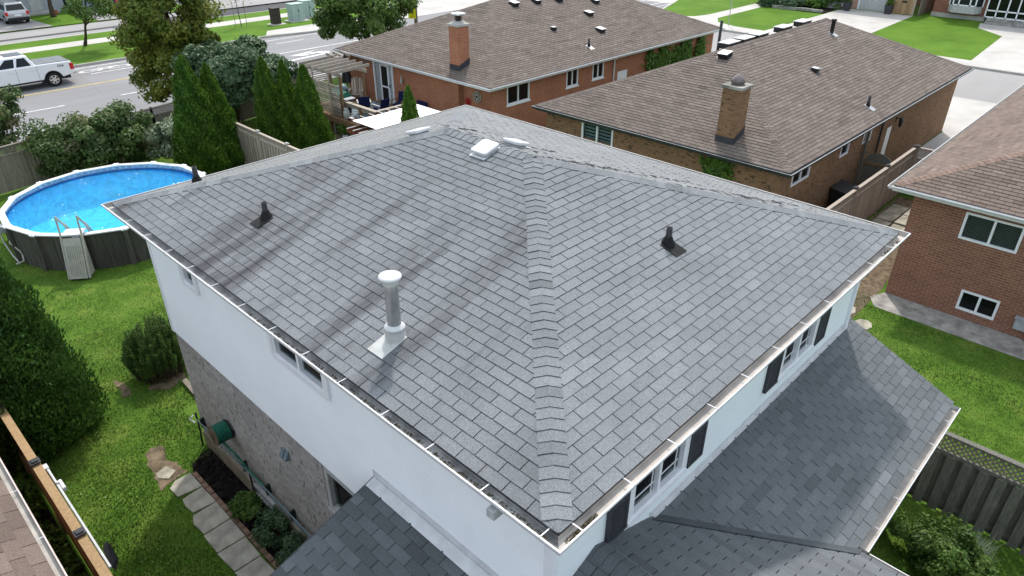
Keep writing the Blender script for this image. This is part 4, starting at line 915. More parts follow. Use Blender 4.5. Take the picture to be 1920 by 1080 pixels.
roofvent(1527, 133, PBf, nBf, 'small half round vent on the right slope of the middle brown roof', 'box', (0, -1, -BS), size=.13)
roofvent(1627, 199, PBf, nBf, 'short black pipe lowest on the right slope of the middle brown roof', 'pipe', (0, -1, -BS), size=.15)
roofvent(1559, 62, PBf, nBf, 'tall black flanged pipe just below the ridge end of the middle brown roof', 'pipe', (0, -1, -BS), size=.3)
yr = (BY0+BY1)/2; zr = BZ+BS*(yr-BY0-.11)
rv = None
names = ['nearest', 'second', 'third', 'fourth', 'fifth', 'farthest']
for i, xx in enumerate((23.1, 24.3, 25.5, 27.7, 29.6, 30.9)):
    if i == 5: continue
    loc = Vector((xx, yr+.42, zr-.42*BS+.02)); lb = f'long black ridge vent behind the ridge of the middle brown roof, {names[i]} of five'
    if rv is None:
        rv = thing('ridge_vent', lb, 'roof vent', loc, 'ridge vents on the middle brown roof')
        m = MB(); m.box((-.45, -.22, 0), (.45, .22, .2)); m.build('vent_body', 'black_plastic', rv, local=True, bevel=.02); m = MB(); m.box((-.47, -.24, .2), (.47, .24, .225)); m.build('lid', 'galvanised', rv, local=True)
    else: dup(rv, loc, 0, lb)
t = thing('vent_pipe', 'black pipe standing behind the ridge of the middle brown roof', 'roof vent', (24.4, 12.3, 4.6), 'vents on the neighbouring brown roofs'); m = MB(); m.lathe((24.4, 12.3, 4.6), [(.06, 0), (.06, 1.25), (.05, 1.25), (.04, 1.1), (0, 1.1)], 10); m.build('pipe', 'black_plastic', t)
# ---- house C (right)
CX0, CX1, CY0, CY1, CZ, CS = 17.42, 35.0, -9.2, 2.72, 3.43, .40
cl = [(-.68, .72, 2.32, 3.1), (-.77, .19, .27, .88)]
hC, (a, b, c, d), rzC = bungalow('red brick house at the right frame edge with reddish hip caps and white gutters', CX0, CX1, CY0, CY1, CZ, CS, 'warm_shingle', 'reddish_shingle', 'brown_red_brick', (.45, .65), ([], [(p+8.55, q+8.55, u, v) for p, q, u, v in cl]), seed=71)
window(hC, (17.87, -8.55, 0), LY, OX, (cl[0][0]+8.55, cl[0][1]+8.55, cl[0][2], cl[0][3]), fw=.06, mull=(8.55,), proud=.02, blind='green_blind', sill=None)
window(hC, (17.87, -8.55, 0), LY, OX, (cl[1][0]+8.55, cl[1][1]+8.55, cl[1][2], cl[1][3]), fw=.06, mull=(8.55-.3,), proud=.02, pane='dark_glass')
t = thing('meter_box', 'grey utility box low on the brick wall at the right edge', 'utility box', (17.87, -1.4, .45)); m = MB(); m.box((17.72, -1.55, .3), (17.868, -1.25, .62)); m.build('box_body', 'grey_paint', t, bevel=.01); m = MB(); m.box((17.7, -1.58, .62), (17.868, -1.22, .64)); m.build('lid', 'grey_paint', t)
m = MB(); m.tube([(17.8, -1.62, 0), (17.8, -1.62, .8)], .02); m.build('conduit', 'black_plastic', t)
# concrete path along house C, stones and gravel behind
m = MB(); sheet(m, [(16.75, -9), (17.87, -9), (17.87, 2.05), (17.3, 2.3), (16.8, 2.0)], .012); struct('path', m, 'old_concrete')
m = MB(); sheet(m, [(14.0, 2.2), (17.9, 2.2), (26, 3.0), (26, 4.4), (10, 4.4), (9.5, 3.2)], .009); struct('gravel', m, 'dry_soil')
for i, (x, y, r, k) in enumerate([(16.0, 2.55, .38, 'larger'), (15.55, 1.85, .3, 'smaller')]):
    m = MB(); m.slab([(x+r*math.cos(a)*random.uniform(.8, 1.1), y+r*.8*math.sin(a)) for a in np.arange(0, 6.2, .8)], 0, .035); o = m.build('stepping_stone', 'stone_paver', origin=(x, y, 0)); tag(o, f'{k} loose stepping stone in the grass by the brick corner, beyond the grey eave', 'stone', 'stepping stones by the right house')
k = 0
for i in range(6):
    for j in range(2):
        x = 19.3+i*.95; y = 3.05+j*.62; m = MB(); m.slab([(x+.04, y+.03), (x+.9+random.uniform(-.06, .04), y), (x+.88, y+.56), (x, y+.58)], 0, .06+random.uniform(0, .04))
        o = m.build('paving_stone', 'stone_paver', origin=(x, y, 0)); tag(o, 'worn stone slab in the narrow side yard between the weathered fence and the brick house', 'paving stone', 'side yard stone slabs')
# ---- neighbour roof at lower left
xN, zN = -2.99, 3.1; sN = .38
hN = thing('neighbour_house', 'brown shingled house roof with pinkish gutter filling the lower left corner', 'house', (xN, 5, 0))
m = MB(); kN = math.sqrt(1+sN*sN)
shingles(m, (xN-.11, -9, zN+.012), (xN-.11, 12.6, zN+.012), [(0, 0), (21.6, 0), (21.6, 6.5), (0, 6.5)], 1, 0, sN, seed=81, tvar=.12, tw=.42, e=.19, lift=.007, tb=.4)
m.build('roof', ['underlay_shade', 'warm_shingle'], hN)
y0, y1, y2 = at(22, 884, zN)[1], at(70, 964, zN)[1], at(122, 1053, zN)[1]
g = gutter(hN, [(xN, -9, zN), (xN, 12.6, zN)], False, mi=('pink_metal', 'gutter_inside'), brk=(0,), phase=.2, step=(y0-y2)/2)
m = MB(); m.box((-14, -8.7, 0), (xN-.5, 12.2, zN-.05)); m.build('wall', 'brown_red_brick', hN)
m = MB(); m.box((xN-.5, -8.8, zN-.13), (xN-.12, 12.4, zN-.11)); m.build('soffit', 'white_trim', hN)
# ================================================================== FENCES
def fence(name, label, P, Q, H, posts, mat, capmat=None, lat=.3, boards='solid', railw=.12, group=None, pw=.09, bw=.14, gap=.012, latmat=None, rail=.04, bside=1):
    P = Vector((*P, 0)); Q = Vector((*Q, 0)); d = (Q-P); L = d.length; d /= L; s = Vector((-d.y, d.x, 0)); t = thing(name, label, 'fence', P, group)
    latmat = latmat or mat; n = max(1, round(L/posts)); sp = L/n
    m = MB(); m.bar(P+Vector((0, 0, H-rail/2)), Q+Vector((0, 0, H-rail/2)), railw, rail); m.build('top_rail', mat, t)
    m = MB(); hb = H-lat-.07 if lat else H-rail
    m.bar(P+s*.03+Vector((0, 0, .2)), Q+s*.03+Vector((0, 0, .2)), .04, .09); m.bar(P+Vector((0, 0, hb+.035)), Q+Vector((0, 0, hb+.035)), .06, .07); m.build('rail', mat, t)
    m = MB(); x = .02; k = 0
    while x < L-bw*.5:
        o = (.0 if boards == 'solid' else (.045 if k % 2 else -.045)); c = P+d*(x+bw/2)+s*o*bside
        m.bar(c+Vector((0, 0, .05)), c+Vector((0, 0, hb)), bw, .02, up=s, t=random.uniform(.25, .8)); x += (bw+gap) if boards == 'solid' else bw*.82; k += 1
    m.build('boards', mat, t)
    if lat:
        m = MB(); z0, z1 = hb+.07, H-rail; h = z1-z0; st = .09 if lat < .4 else .11; x = -h
        while x < L:
            for sg in (1, -1):
                a, b = (x, x+h); xa, xb = max(a, 0), min(b, L)
                if xb-xa > .02:
                    za, zb = z0+(xa-a), z0+(xb-a)
                    if sg < 0: za, zb = z1-(xa-a), z1-(xb-a)
                    m.bar(P+d*xa+s*.006*sg+Vector((0, 0, za)), P+d*xb+s*.006*sg+Vector((0, 0, zb)), .032, .008, up=s)
            x += st
        m.build('lattice', latmat, t)
    for i in range(n+1):
        c = P+d*sp*i; p_ = MB(); p_.box((c.x-pw/2, c.y-pw/2, -.05), (c.x+pw/2, c.y+pw/2, H+.03)); o = p_.build('post', mat, t)
        if capmat:
            p_ = MB(); k = pw/2+.035; p_.box((c.x-k, c.y-k, H+.03), (c.x+k, c.y+k, H+.06)); p_.box((c.x-k*.62, c.y-k*.62, H+.06), (c.x+k*.62, c.y+k*.62, H+.085)); p_.build('post_cap', capmat, o, bevel=.004)
    return t
fence('wooden_fence', 'new orange brown board fence with black post caps, lower left corner', (-2.55, 16.9), (-2.52, 3.25), 1.78, 2.27, 'new_wood', 'charcoal_metal', lat=.24, pw=.1, railw=.14)
fence('wooden_fence', 'grey weathered board fence with lattice top behind the swimming pool and lilac', (-9, 27.9), (8.1, 31.2), 1.82, 2.4, 'grey_wood', None, lat=.34)
fence('wooden_fence', 'weathered fence stretch with lattice behind the dark green tree', (8.1, 31.2), (17.3, 33), 1.82, 2.4, 'grey_wood', None, lat=.34)
fence('wooden_fence', 'pale grey fence with lattice running from the cedar pair to the grey roof', (9.75, 31.4), (9.75, 10.9), 1.82, 2.4, 'weathered_wood', 'old_white', lat=.26, boards='shadow')
fence('wooden_fence', 'tall weathered fence with lattice between the tan brick and right brick houses', (14.8, 4.48), (26.6, 4.48), 1.85, 2.75, 'weathered_wood', 'black_plastic', lat=.3, bw=.12)
fence('wooden_fence', 'short lattice topped return at the far end of the side yard fence', (26.68, 4.42), (26.9, 1.6), 1.85, 2.6, 'weathered_wood', 'black_plastic', lat=.4)
fence('wooden_fence', 'mossy shadowbox fence with diamond lattice, bottom right corner', (9.7, .9), (9.75, -7.5), 1.85, 2.4, 'mossy_wood', None, lat=.4, boards='shadow', bw=.17, latmat='grey_wood', bside=1)
# arched gate between the tan house and the fence
t = thing('garden_gate', 'dark arched wooden gate between the tan brick wall and the weathered fence', 'gate', (24.6, 5.1, 0))
m = MB(); pts = [(24.6, 4.62, .1), (24.6, 5.62, .1), (24.6, 5.62, 1.55)]+[(24.6, 5.12+.5*math.cos(a), 1.55+.38*math.sin(a)) for a in np.linspace(.15, math.pi-.15, 9)]+[(24.6, 4.62, 1.55)]
m.extr(pts, (.04, 0, 0)); m.build('door_panel', 'mossy_wood', t)
m = MB(); m.box((24.55, 4.55, 0), (24.65, 4.62, 1.75)); m.build('gate_post', 'mossy_wood', t); m = MB(); m.box((24.55, 5.66, 0), (24.65, 5.75, 2.6)); m.build('gate_post', 'mossy_wood', t); m = MB(); m.box((24.56, 4.62, 1.45), (24.598, 5.62, 1.55)); m.box((24.56, 4.62, .5), (24.598, 5.62, .6)); m.build('crossbar', 'brown_wood', t)
t = thing('storage_bin', 'dark bin leaning against the tan brick wall behind the fence', 'bin', (22.6, 5.5, 0)); m = MB(); m.mesh([(22.2, 5.2, 0), (23.0, 5.2, 0), (23.0, 5.7, 0), (22.2, 5.7, 0), (22.1, 5.12, 1.0), (23.1, 5.12, 1.0), (23.1, 5.75, 1.1), (22.1, 5.75, 1.1)], [(3, 2, 1, 0), (4, 5, 6, 7), (0, 1, 5, 4), (1, 2, 6, 5), (2, 3, 7, 6), (3, 0, 4, 7)]); m.build('bin_body', 'black_plastic', t, bevel=.02); m = MB(); m.extr([(22.06, 5.08, 1.01), (23.14, 5.08, 1.01), (23.14, 5.79, 1.11), (22.06, 5.79, 1.11)], (0, 0, .04)); m.build('lid', 'black_plastic', t, bevel=.01)
# things on the new fence
a_, b_ = at(92, 876, 1.7), at(192, 1016, 1.7)
t = thing('white_pole', 'white pole lying along the lawn side of the new wooden fence', 'pole', (-2.44, a_[1], 1.7)); m = MB(); m.tube([(-2.42, a_[1], 1.7), (-2.42, b_[1]-.6, 1.7)], .022, 8); m.build('tube', 'white_metal', t)
q = at(120, 905, 1.7); m = MB(); m.box((-2.395, q[1]-.15, 1.62), (-2.33, q[1]+.13, 1.72)); m.build('floodlight_head', 'white_metal', t, bevel=.02); m = MB(); m.box((-2.43, q[1]+.02, 1.66), (-2.38, q[1]+.07, 1.75)); m.box((-2.47, a_[1]-.05, 1.64), (-2.39, a_[1]+.1, 1.74)); m.build('mount', 'white_metal', t, bevel=.01)
q = at(205, 1040, 1.6); t = thing('dark_panel', 'black framed glossy panel mounted on the lawn side of the new fence', 'panel', (-2.45, q[1], 1.45))
zq = [1.62, 1.66, 1.58, 1.5, 1.48, 1.56]; P_ = [tuple(at(x, y, z)) for (x, y), z in zip([(192, 1028), (199, 1015), (206, 1020), (220, 1046), (216, 1068), (209, 1064)], zq)]; P_ = P_[::-1]
cc = Vector((0, 0, 0))
for p in P_: cc += Vector(p)/len(P_)
m = MB(); m.extr(P_, (.012, 0, -.03)); m.build('frame', 'black_plastic', t, bevel=.004); m = MB(); m.extr([cc+(Vector(p)-cc)*.8+Vector((0, 0, .003)) for p in P_], (0, 0, .003)); m.build('pane', 'navy_glass', t)
# ================================================================== POOL
def pt(px, py, d):
    r = _ray(px, py); return CAM + r*(d/math.hypot(r[0], r[1]))
PC = (3.38, 23.47); PR = 3.2; PH = 1.28; NP = 15; A0 = R(-6)
va = [A0+2*math.pi*i/NP for i in range(NP)]
PV = lambda r, i, z: (PC[0]+r*math.cos(va[i % NP]), PC[1]+r*math.sin(va[i % NP]), z)
pool = thing('swimming_pool', 'round above ground pool with blue water, white rim and dark weathered wall', 'pool', (*PC, 0))
m = MB()
na = 120      # corrugated outer wall
for i in range(na):
    a, b = 2*math.pi*i/na, 2*math.pi*(i+1)/na; ra, rb = PR-.02*(i % 2), PR-.02*((i+1) % 2)
    m.face([(PC[0]+ra*math.cos(a), PC[1]+ra*math.sin(a), 0), (PC[0]+rb*math.cos(b), PC[1]+rb*math.sin(b), 0), (PC[0]+rb*math.cos(b), PC[1]+rb*math.sin(b), PH-.03), (PC[0]+ra*math.cos(a), PC[1]+ra*math.sin(a), PH-.03)], t=.5)
m.build('outer_wall', 'pool_wall', pool)
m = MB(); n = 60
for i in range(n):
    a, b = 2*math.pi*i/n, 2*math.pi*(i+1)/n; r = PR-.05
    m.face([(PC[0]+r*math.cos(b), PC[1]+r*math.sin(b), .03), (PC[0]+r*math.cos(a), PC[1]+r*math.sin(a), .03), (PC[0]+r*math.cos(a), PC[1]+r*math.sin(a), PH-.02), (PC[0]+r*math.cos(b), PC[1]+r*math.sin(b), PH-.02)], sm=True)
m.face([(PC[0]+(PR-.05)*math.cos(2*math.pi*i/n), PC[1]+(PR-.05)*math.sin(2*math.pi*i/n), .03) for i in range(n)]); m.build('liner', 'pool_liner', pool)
m = MB(); m.face([(PC[0]+(PR-.052)*math.cos(2*math.pi*i/n), PC[1]+(PR-.052)*math.sin(2*math.pi*i/n), PH-.23) for i in range(n)]); m.build('water', 'pool_water', pool)
m = MB()
for i in range(90):    # patterned band of the liner
    a = 2*math.pi*i/90; r = PR-.056; c = Vector((PC[0]+r*math.cos(a), PC[1]+r*math.sin(a), PH-.115)); tdir = Vector((-math.sin(a), math.cos(a), 0))*.05
    m.face([c-tdir+Vector((0, 0, -.025)), c-tdir*.2+Vector((0, 0, -.025)), c+tdir*.4+Vector((0, 0, .03)), c-tdir*.4+Vector((0, 0, .03))])
m.build('liner_pattern', 'white_trim', pool)
for i in range(NP):
    m = MB(); q = [PV(PR+.12, i, 0), PV(PR+.12, i+1, 0), PV(PR-.09, i+1, 0), PV(PR-.09, i, 0)]
    m.slab([(x, y) for x, y, z in q], PH-.045, PH); m.build('top_rail', 'white_metal', pool, bevel=.012)
    m = MB(); c, s_ = math.cos(va[i]), math.sin(va[i]); x, y = PC[0]+(PR+.045)*c, PC[1]+(PR+.045)*s_
    m.mesh([(x+c*a-s_*b, y+s_*a+c*b, z) for z in (0, PH-.05) for a, b in ((-.05, -.09), (.05, -.07), (.05, .07), (-.05, .09))], [(0, 1, 5, 4), (1, 2, 6, 5), (2, 3, 7, 6), (4, 5, 6, 7)], t=.75); m.build('upright', 'pool_wall', pool)
    m = MB(); x, y = PC[0]+(PR+.02)*c, PC[1]+(PR+.02)*s_
    m.slab([(x+c*a-s_*b, y+s_*a+c*b) for a, b in ((-.12, -.08), (.125, -.1), (.125, .1), (-.12, .08))], PH-.05, PH+.014); m.build('rail_joint', 'white_trim', pool, bevel=.01)
# ladder (A-frame with treads)
q = at(134, 448, PH); ang = math.atan2(q[1]-PC[1], q[0]-PC[0]); lo = Vector((PC[0]+3.3*math.cos(ang), PC[1]+3.3*math.sin(ang), 0))
lad = thing('pool_ladder', 'beige plastic A-frame ladder standing over the pool rim', 'ladder', lo)
o_ = Vector((math.cos(ang), math.sin(ang), 0)); s_ = Vector((-math.sin(ang), math.cos(ang), 0))
for sg in (-1, 1):
    m = MB(); b = lo+s_*sg*.3
    m.bar(b+o_*.52+Vector((0, 0, .05)), b+o_*.16+Vector((0, 0, PH+.12)), .05, .1, up=o_); m.bar(b+o_*.16+Vector((0, 0, PH+.1)), b+o_*.1+Vector((0, 0, PH+.72)), .045, .06, up=o_)
    m.bar(b+o_*.1+Vector((0, 0, PH+.7)), b-o_*.3+Vector((0, 0, PH+.22)), .045, .06, up=o_); m.bar(b-o_*.3+Vector((0, 0, PH+.24)), b-o_*.42+Vector((0, 0, PH-.1)), .045, .06, up=o_)
    m.bar(b-o_*.28+Vector((0, 0, PH+.32)), b-o_*.62+Vector((0, 0, PH-.15)), .04, .06, up=o_); m.build('side_rail', 'taupe_plastic', lad, bevel=.012)
m = MB(); m.extr([lo+s_*-.3+o_*.18+Vector((0, 0, PH+.08)), lo+s_*.3+o_*.18+Vector((0, 0, PH+.08)), lo+s_*.3-o_*.3+Vector((0, 0, PH+.08)), lo-s_*.3-o_*.3+Vector((0, 0, PH+.08))], (0, 0, .04)); m.build('platform', 'white_metal', lad, bevel=.01)
m = MB()     # folded outer step panel with ribs
f = lambda a, h, d=0: lo+s_*a+o_*(.56-.36*(h/PH)+d)+Vector((0, 0, h))
m.mesh([f(-.26, .08), f(.26, .08), f(.26, 1.3), f(-.26, 1.3), f(-.26, .08, .05), f(.26, .08, .05), f(.26, 1.3, .05), f(-.26, 1.3, .05)], [(0, 1, 2, 3), (7, 6, 5, 4), (0, 4, 5, 1), (3, 2, 6, 7), (0, 3, 7, 4), (1, 5, 6, 2)])
for k in range(7): a = -.19+k*.063; m.bar(f(a, .18, .06), f(a, 1.08, .06), .022, .02, up=o_)
m.build('step_panel', 'taupe_plastic', lad)
for k in range(4):
    m = MB(); h = .2+k*.28; m.bar(lo-s_*.28+o_*(.4-.25*h)+Vector((0, 0, h)), lo+s_*.28+o_*(.4-.25*h)+Vector((0, 0, h)), .16, .04); m.build('tread', 'taupe_plastic', lad)
m = MB()
for sg in (-1, 1): m.mesh([lo+s_*sg*.27+o_*.5+Vector((0, 0, .04)), lo+s_*sg*.27-o_*-.02+Vector((0, 0, .04)), lo+s_*sg*.27+o_*.02+Vector((0, 0, PH-.1)), lo+s_*sg*.27+o_*.2+Vector((0, 0, PH))], [(0, 1, 2, 3)])
m.build('side_panel', 'taupe_plastic', lad)
# skimmer and hoses
a = math.atan2(at(14, 412, PH)[1]-PC[1], at(14, 412, PH)[0]-PC[0])+.04; c = Vector((PC[0]+(PR+.2)*math.cos(a), PC[1]+(PR+.2)*math.sin(a), 0))
t = thing('skimmer', 'grey skimmer box with pale hoses on the left side of the pool wall', 'pool skimmer', c)
m = MB(); m.slab([(c.x-.16, c.y-.16), (c.x+.16, c.y-.16), (c.x+.16, c.y+.16), (c.x-.16, c.y+.16)], .98, 1.2); m.build('box_body', 'grey_paint', t, bevel=.02)
m = MB(); m.tube([c+Vector((0, 0, 1)), c+Vector((-.02, -.1, .7)), c+Vector((.05, -.35, .25)), c+Vector((.1, -.6, .1))], .025, 8); m.build('hose', 'old_white', t)
m = MB(); m.tube([c+Vector((.25, -.25, .95)), c+Vector((.1, -.35, .7)), c+Vector((.28, -.6, .35)), c+Vector((.22, -.8, .15)), c+Vector((.0, -.75, .1))], .03, 8); m.build('hose', 'taupe_plastic', t)
# ================================================================== YARD ON THE LEFT
m = MB(); bedp = [at(*p, 0)[:2] for p in ((402, 836), (366, 868), (362, 882), (395, 915), (440, 968), (480, 1020), (540, 1095), (640, 1090))]
ea, eb = at(350, 873, .03), at(519, 1064, .03); ex_ = lambda y: ea[0]+(eb[0]-ea[0])*(y-ea[1])/(eb[1]-ea[1])
bedp = [(.2, 10.25), (ex_(9.9)+.1, 10.05), (ex_(9.8), 9.8), (ex_(9.4), 9.4), (ex_(4), 4), (OV-.03, 4), (OV-.03, 10.3)]
sheet(m, bedp, .014); struct('garden_bed', m, 'soil')
NRb = np.random.default_rng(5); n = 4500; yy_ = NRb.uniform(4, 10.1, n); xl_ = ex_(yy_)+.05; P = np.stack([xl_+(OV-.05-xl_)*NRb.uniform(0, 1, n), yy_, NRb.uniform(.015, .05, n)], 1)
o = rawmesh('mulch', leafquads(P, .022, np.tile([0, 0, 1.], (n, 1)), .6, .8), 4, NRb.uniform(0, 1, n), 'soil'); tag(o, kind='stuff'); o['label'] = 'dark wood mulch scattered in the bed along the brick wall'; o['category'] = 'mulch'
k = 0
for y in np.arange(4.0, 9.75, .215):
    m = MB(); xw = ex_(y+.1)+.01; m.box((xw-.04+random.uniform(-.006, .006), y, -.02), (xw+.05, y+.2, .055+random.uniform(-.01, .01)))
    o = m.build('edging_brick', 'terracotta_old', origin=(xw, y, 0), bevel=.004); tag(o, 'worn reddish brick in the edging row between the slab path and the dark garden bed', 'brick', 'edging bricks along the garden bed')
ys = [9.86, 9.2, 8.55, 7.83, 7.1, 6.4, 5.7]
slabs = [((285, 905), (262, 880), (312, 875), (322, 898)), None]
def slab(P4, lab, mat='slab_concrete', z=.03, nm='paving_slab', grp='path slabs beside the garden bed'):
    m = MB(); m.slab(P4, -.02, z); c = np.mean(np.array(P4), axis=0); o = m.build(nm, mat, origin=(c[0], c[1], 0), bevel=.008); return tag(o, lab, 'slab', grp)
c1 = lambda q: [tuple(at(x/3, 720+y/3, .02)[:2]) for x, y in q]
labs = ['sunlit slab at the far end of the path', 'second slab of the path counted from its far end', 'third slab of the path counted from its far end', 'fourth slab of the path counted from its far end', 'fifth slab of the path counted from its far end', 'nearest slab of the path at the bottom edge']
SL4 = [[(955, 590), (985, 545), (1070, 500), (1138, 575), (1000, 635)], [(1025, 650), (1137, 579), (1217, 660), (1085, 725), (1045, 690)], [(1085, 742), (1217, 664), (1297, 754), (1150, 845), (1090, 790)],
       [(1145, 855), (1298, 759), (1382, 856), (1222, 950)], [(1222, 957), (1382, 862), (1467, 962), (1320, 1055)], [(1320, 1063), (1467, 968), (1556, 1060), (1430, 1160)]]
for q, l in zip(SL4, labs): slab(c1(q), l)
slab(c1([(878, 505), (935, 462), (990, 488), (950, 533), (885, 532)]), 'small broken piece of slab lying on bare soil beyond the path', 'stone_paver', nm='broken_slab')
def blob(q, z, amp=.05, sd=1):
    rg = random.Random(sd); n = len(q); out = []
    for i in range(n):
        (x0, y0), (x1, y1) = q[i], q[(i+1) % n]
        for k in range(5): t_ = k/5; out.append((x0+(x1-x0)*t_+rg.uniform(-amp, amp), y0+(y1-y0)*t_+rg.uniform(-amp, amp)))
    return out
SOIL = [c1([(805, 400), (850, 355), (915, 350), (935, 420), (1010, 450), (1050, 490), (1000, 525), (940, 560), (905, 610), (870, 545), (850, 480)]), c1([(275, 400), (300, 300), (430, 210), (445, 130), (530, 160), (470, 240), (400, 340), (330, 390)]), c1([(620, -20), (690, -10), (745, 60), (690, 70), (660, 20)]), [(.35, 13.3), (.7, 13.0), (1.2, 13.2), (1.4, 14.0), (.8, 14.2)]]
m = MB()
for k, q in enumerate(SOIL): sheet(m, blob(q, 0, .05, k), .01+.001*k)
struct('bare_soil', m, 'dry_soil')
def inpoly(q, grow=0):
    q = np.array(q)
    def f(x, y):
        ins = np.zeros(len(x), bool); n = len(q)
        for i in range(n):
            x0, y0 = q[i]; x1, y1 = q[(i+1) % n]; c = ((y0 > y) != (y1 > y)) & (x < (x1-x0)*(y-y0)/(y1-y0+1e-12)+x0); ins ^= c
        return ins & (np.sin(x*23+np.sin(y*17)*2)+np.sin(y*29+x*11) < 1.15)
    return f
# grass
def grass(name, polys, dens, h, seed, excl=()):
    rg = np.random.default_rng(seed); V = []; T = []
    for (x0, x1, y0, y1), k in polys:
        n = int((x1-x0)*(y1-y0)*dens*k); x = rg.uniform(x0, x1, n); y = rg.uniform(y0, y1, n); ok = np.ones(n, bool)
        for f in excl: ok &= ~f(x, y)
        x, y = x[ok], y[ok]; n = len(x); a = rg.uniform(0, 6.28, n); hh = h*rg.uniform(.5, 1.4, n)*(1+.3*np.sin(x*3.1+np.sin(y*2.3)))
        ln = rg.normal(0, .5, (n, 2))*hh[:, None]; w = .006+.006*rg.uniform(size=n)
        b = np.stack([x, y, np.zeros(n)], 1); dx = np.stack([np.cos(a)*w, np.sin(a)*w, np.zeros(n)], 1)
        V.append(np.stack([b-dx, b+dx, b+np.stack([ln[:, 0], ln[:, 1], hh], 1)], 1).reshape(-1, 3)); T.append(np.clip(.5+.22*np.sin(x*1.7+2*np.sin(y*.9))+rg.normal(0, .2, n), 0, 1))
    o = rawmesh(name, np.concatenate(V), 3, np.concatenate(T), 'grass_blade'); tag(o, kind='stuff'); return o
ex = [lambda x, y: (x > OV-.05) & (y < HB), lambda x, y: (x > ex_(y)-.03) & (y < 10.0), lambda x, y: np.hypot(x-PC[0], y-PC[1]) < PR+.02,]+[inpoly(q) for q in SOIL]+[inpoly(c1(q)) for q in SL4]
o = grass('grass', [((-2.5, .6, 5.5, 12), 1), ((-2.5, 3, 12, 17), .7), ((-2.5, 6, 17, 28), .3)], 1500, .04, 1, ex); o['label'] = 'short mown grass of the left yard'; o['category'] = 'grass'
ex2 = [lambda x, y: (x > 16.75) & (y < 2.2)]
o = grass('grass', [((4.9, 17.4, -7.5, 3), .6)], 1300, .04, 2, ex2); o['label'] = 'short mown grass of the right yard'; o['category'] = 'grass'
# ================================================================== PLANTS
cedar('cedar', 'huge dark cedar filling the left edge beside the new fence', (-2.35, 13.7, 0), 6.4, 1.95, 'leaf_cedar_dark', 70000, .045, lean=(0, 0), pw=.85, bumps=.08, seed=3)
h1 = hgt(8.1, 26.8, 383, 103); h2 = hgt(9.0, 27.3, 415, 118)
cedar('cedar', 'left and taller cedar of the pair behind the pool', (8.15, 26.6, 0), hgt(8.15, 26.6, 383, 103), 1.15, 'leaf_cedar', 24000, .05, 'columnar cedars in the far yards', pw=.6, bumps=.09, seed=4)
cedar('cedar', 'right and slimmer cedar of the pair behind the pool', (9.15, 26.9, 0), hgt(9.15, 26.9, 418, 117), 1.05, 'leaf_cedar', 18000, .05, 'columnar cedars in the far yards', pw=.66, bumps=.09, seed=5)
cedar('cedar', 'leftmost cedar of the trio beside the grey roof, with a lower shoulder', (11.3, 26.3, 0), hgt(11.3, 26.3, 541, 104), .8, 'leaf_cedar', 13000, .05, 'columnar cedars in the far yards', pw=.55, bumps=.1, seed=6)
cedar('cedar', 'middle cedar of the trio beside the grey roof', (11.9, 25.7, 0), hgt(11.9, 25.7, 560, 112), .72, 'leaf_cedar', 13000, .05, 'columnar cedars in the far yards', pw=.58, bumps=.1, seed=7)
cedar('cedar', 'rightmost and widest cedar of the trio beside the wooden deck', (12.45, 25.0, 0), hgt(12.45, 25.0, 580, 122), .95, 'leaf_cedar', 18000, .05, 'columnar cedars in the far yards', pw=.62, bumps=.1, seed=8)
q = pt(767, 200, 27.0); cedar('cedar', 'small bright cedar rising behind the grey roof in front of the white canopy', (q[0], q[1], 0), hgt(q[0], q[1], 765, 162), .66, 'leaf_bright', 13000, .045, pw=.58, bumps=.07, seed=9)
c = pt(322, 72, 40.5); tree('deciduous_tree', 'tall yellow green maple beside the road behind the pool yard', (c[0]-.1, c[1]-.1, 0), [((c[0], c[1], c[2]+1.2), (2.2, 2.2, 3.2), 70, .62, 22000), ((c[0], c[1], c[2]-1.5), (2.6, 2.6, 2.0), 60, .58, 17000)], 'leaf_maple', .1, .16, th=(c[0], c[1], c[2]+3), jit=.8)
c = pt(437, 148, 37); tree('deciduous_tree', 'rounded dark blue green tree behind the pair of cedars', (c[0]-.4, c[1]-.4, 0), [((c[0], c[1], c[2]), (2.7, 2.7, 2.0), 75, .62, 30000)], 'leaf_blue_green', .1, .12, jit=.8)
c = pt(690, 28, 46); tree('deciduous_tree', 'leafy green tree left of the yellow sign beyond the far brick house', (c[0]-.5, c[1]+.3, 0), [((c[0], c[1], c[2]+.5), (3.0, 3.0, 3.3), 80, .8, 30000)], 'leaf_green', .11, .16, jit=.8)
c = pt(172, 243, 33.2); bush('lilac_bush', 'large rounded lilac bush with reddish tinge behind the pool', (c[0], c[1], 0), [((c[0]-.1, c[1], 1.45), (2.5, 1.5, 1.4), 70, .5, 22000), ((c[0]+1.6, c[1]+.6, .9), (1.0, 1.0, .8), 20, .35, 4500)], 'leaf_lilac', .075)
c = pt(333, 236, 32.6); bush('silver_shrub', 'pale silvery leaved shrub between the lilac and the cedars', (c[0], c[1], 0), [((c[0], c[1], 1.15), (1.35, .9, 1.25), 40, .36, 13000)], 'leaf_silver', .07)
c = pt(-12, 200, 36); bush('green_shrub', 'green shrub cut by the left frame edge above the fence', (c[0], c[1], 0), [((c[0], c[1], c[2]), (.9, .9, 1.0), 20, .4, 4500), ((c[0], c[1], c[2]-1.2), (.7, .7, .8), 12, .4, 1500)], 'leaf_lilac', .075)
c = pt(505, 225, 32.5); bush('grey_shrub', 'low grey twiggy shrub between the two cedar groups', (c[0], c[1], 0), [((c[0], c[1], .6), (1.3, .8, .55), 26, .35, 4500)], 'grey_twig', .07, asp=.12)
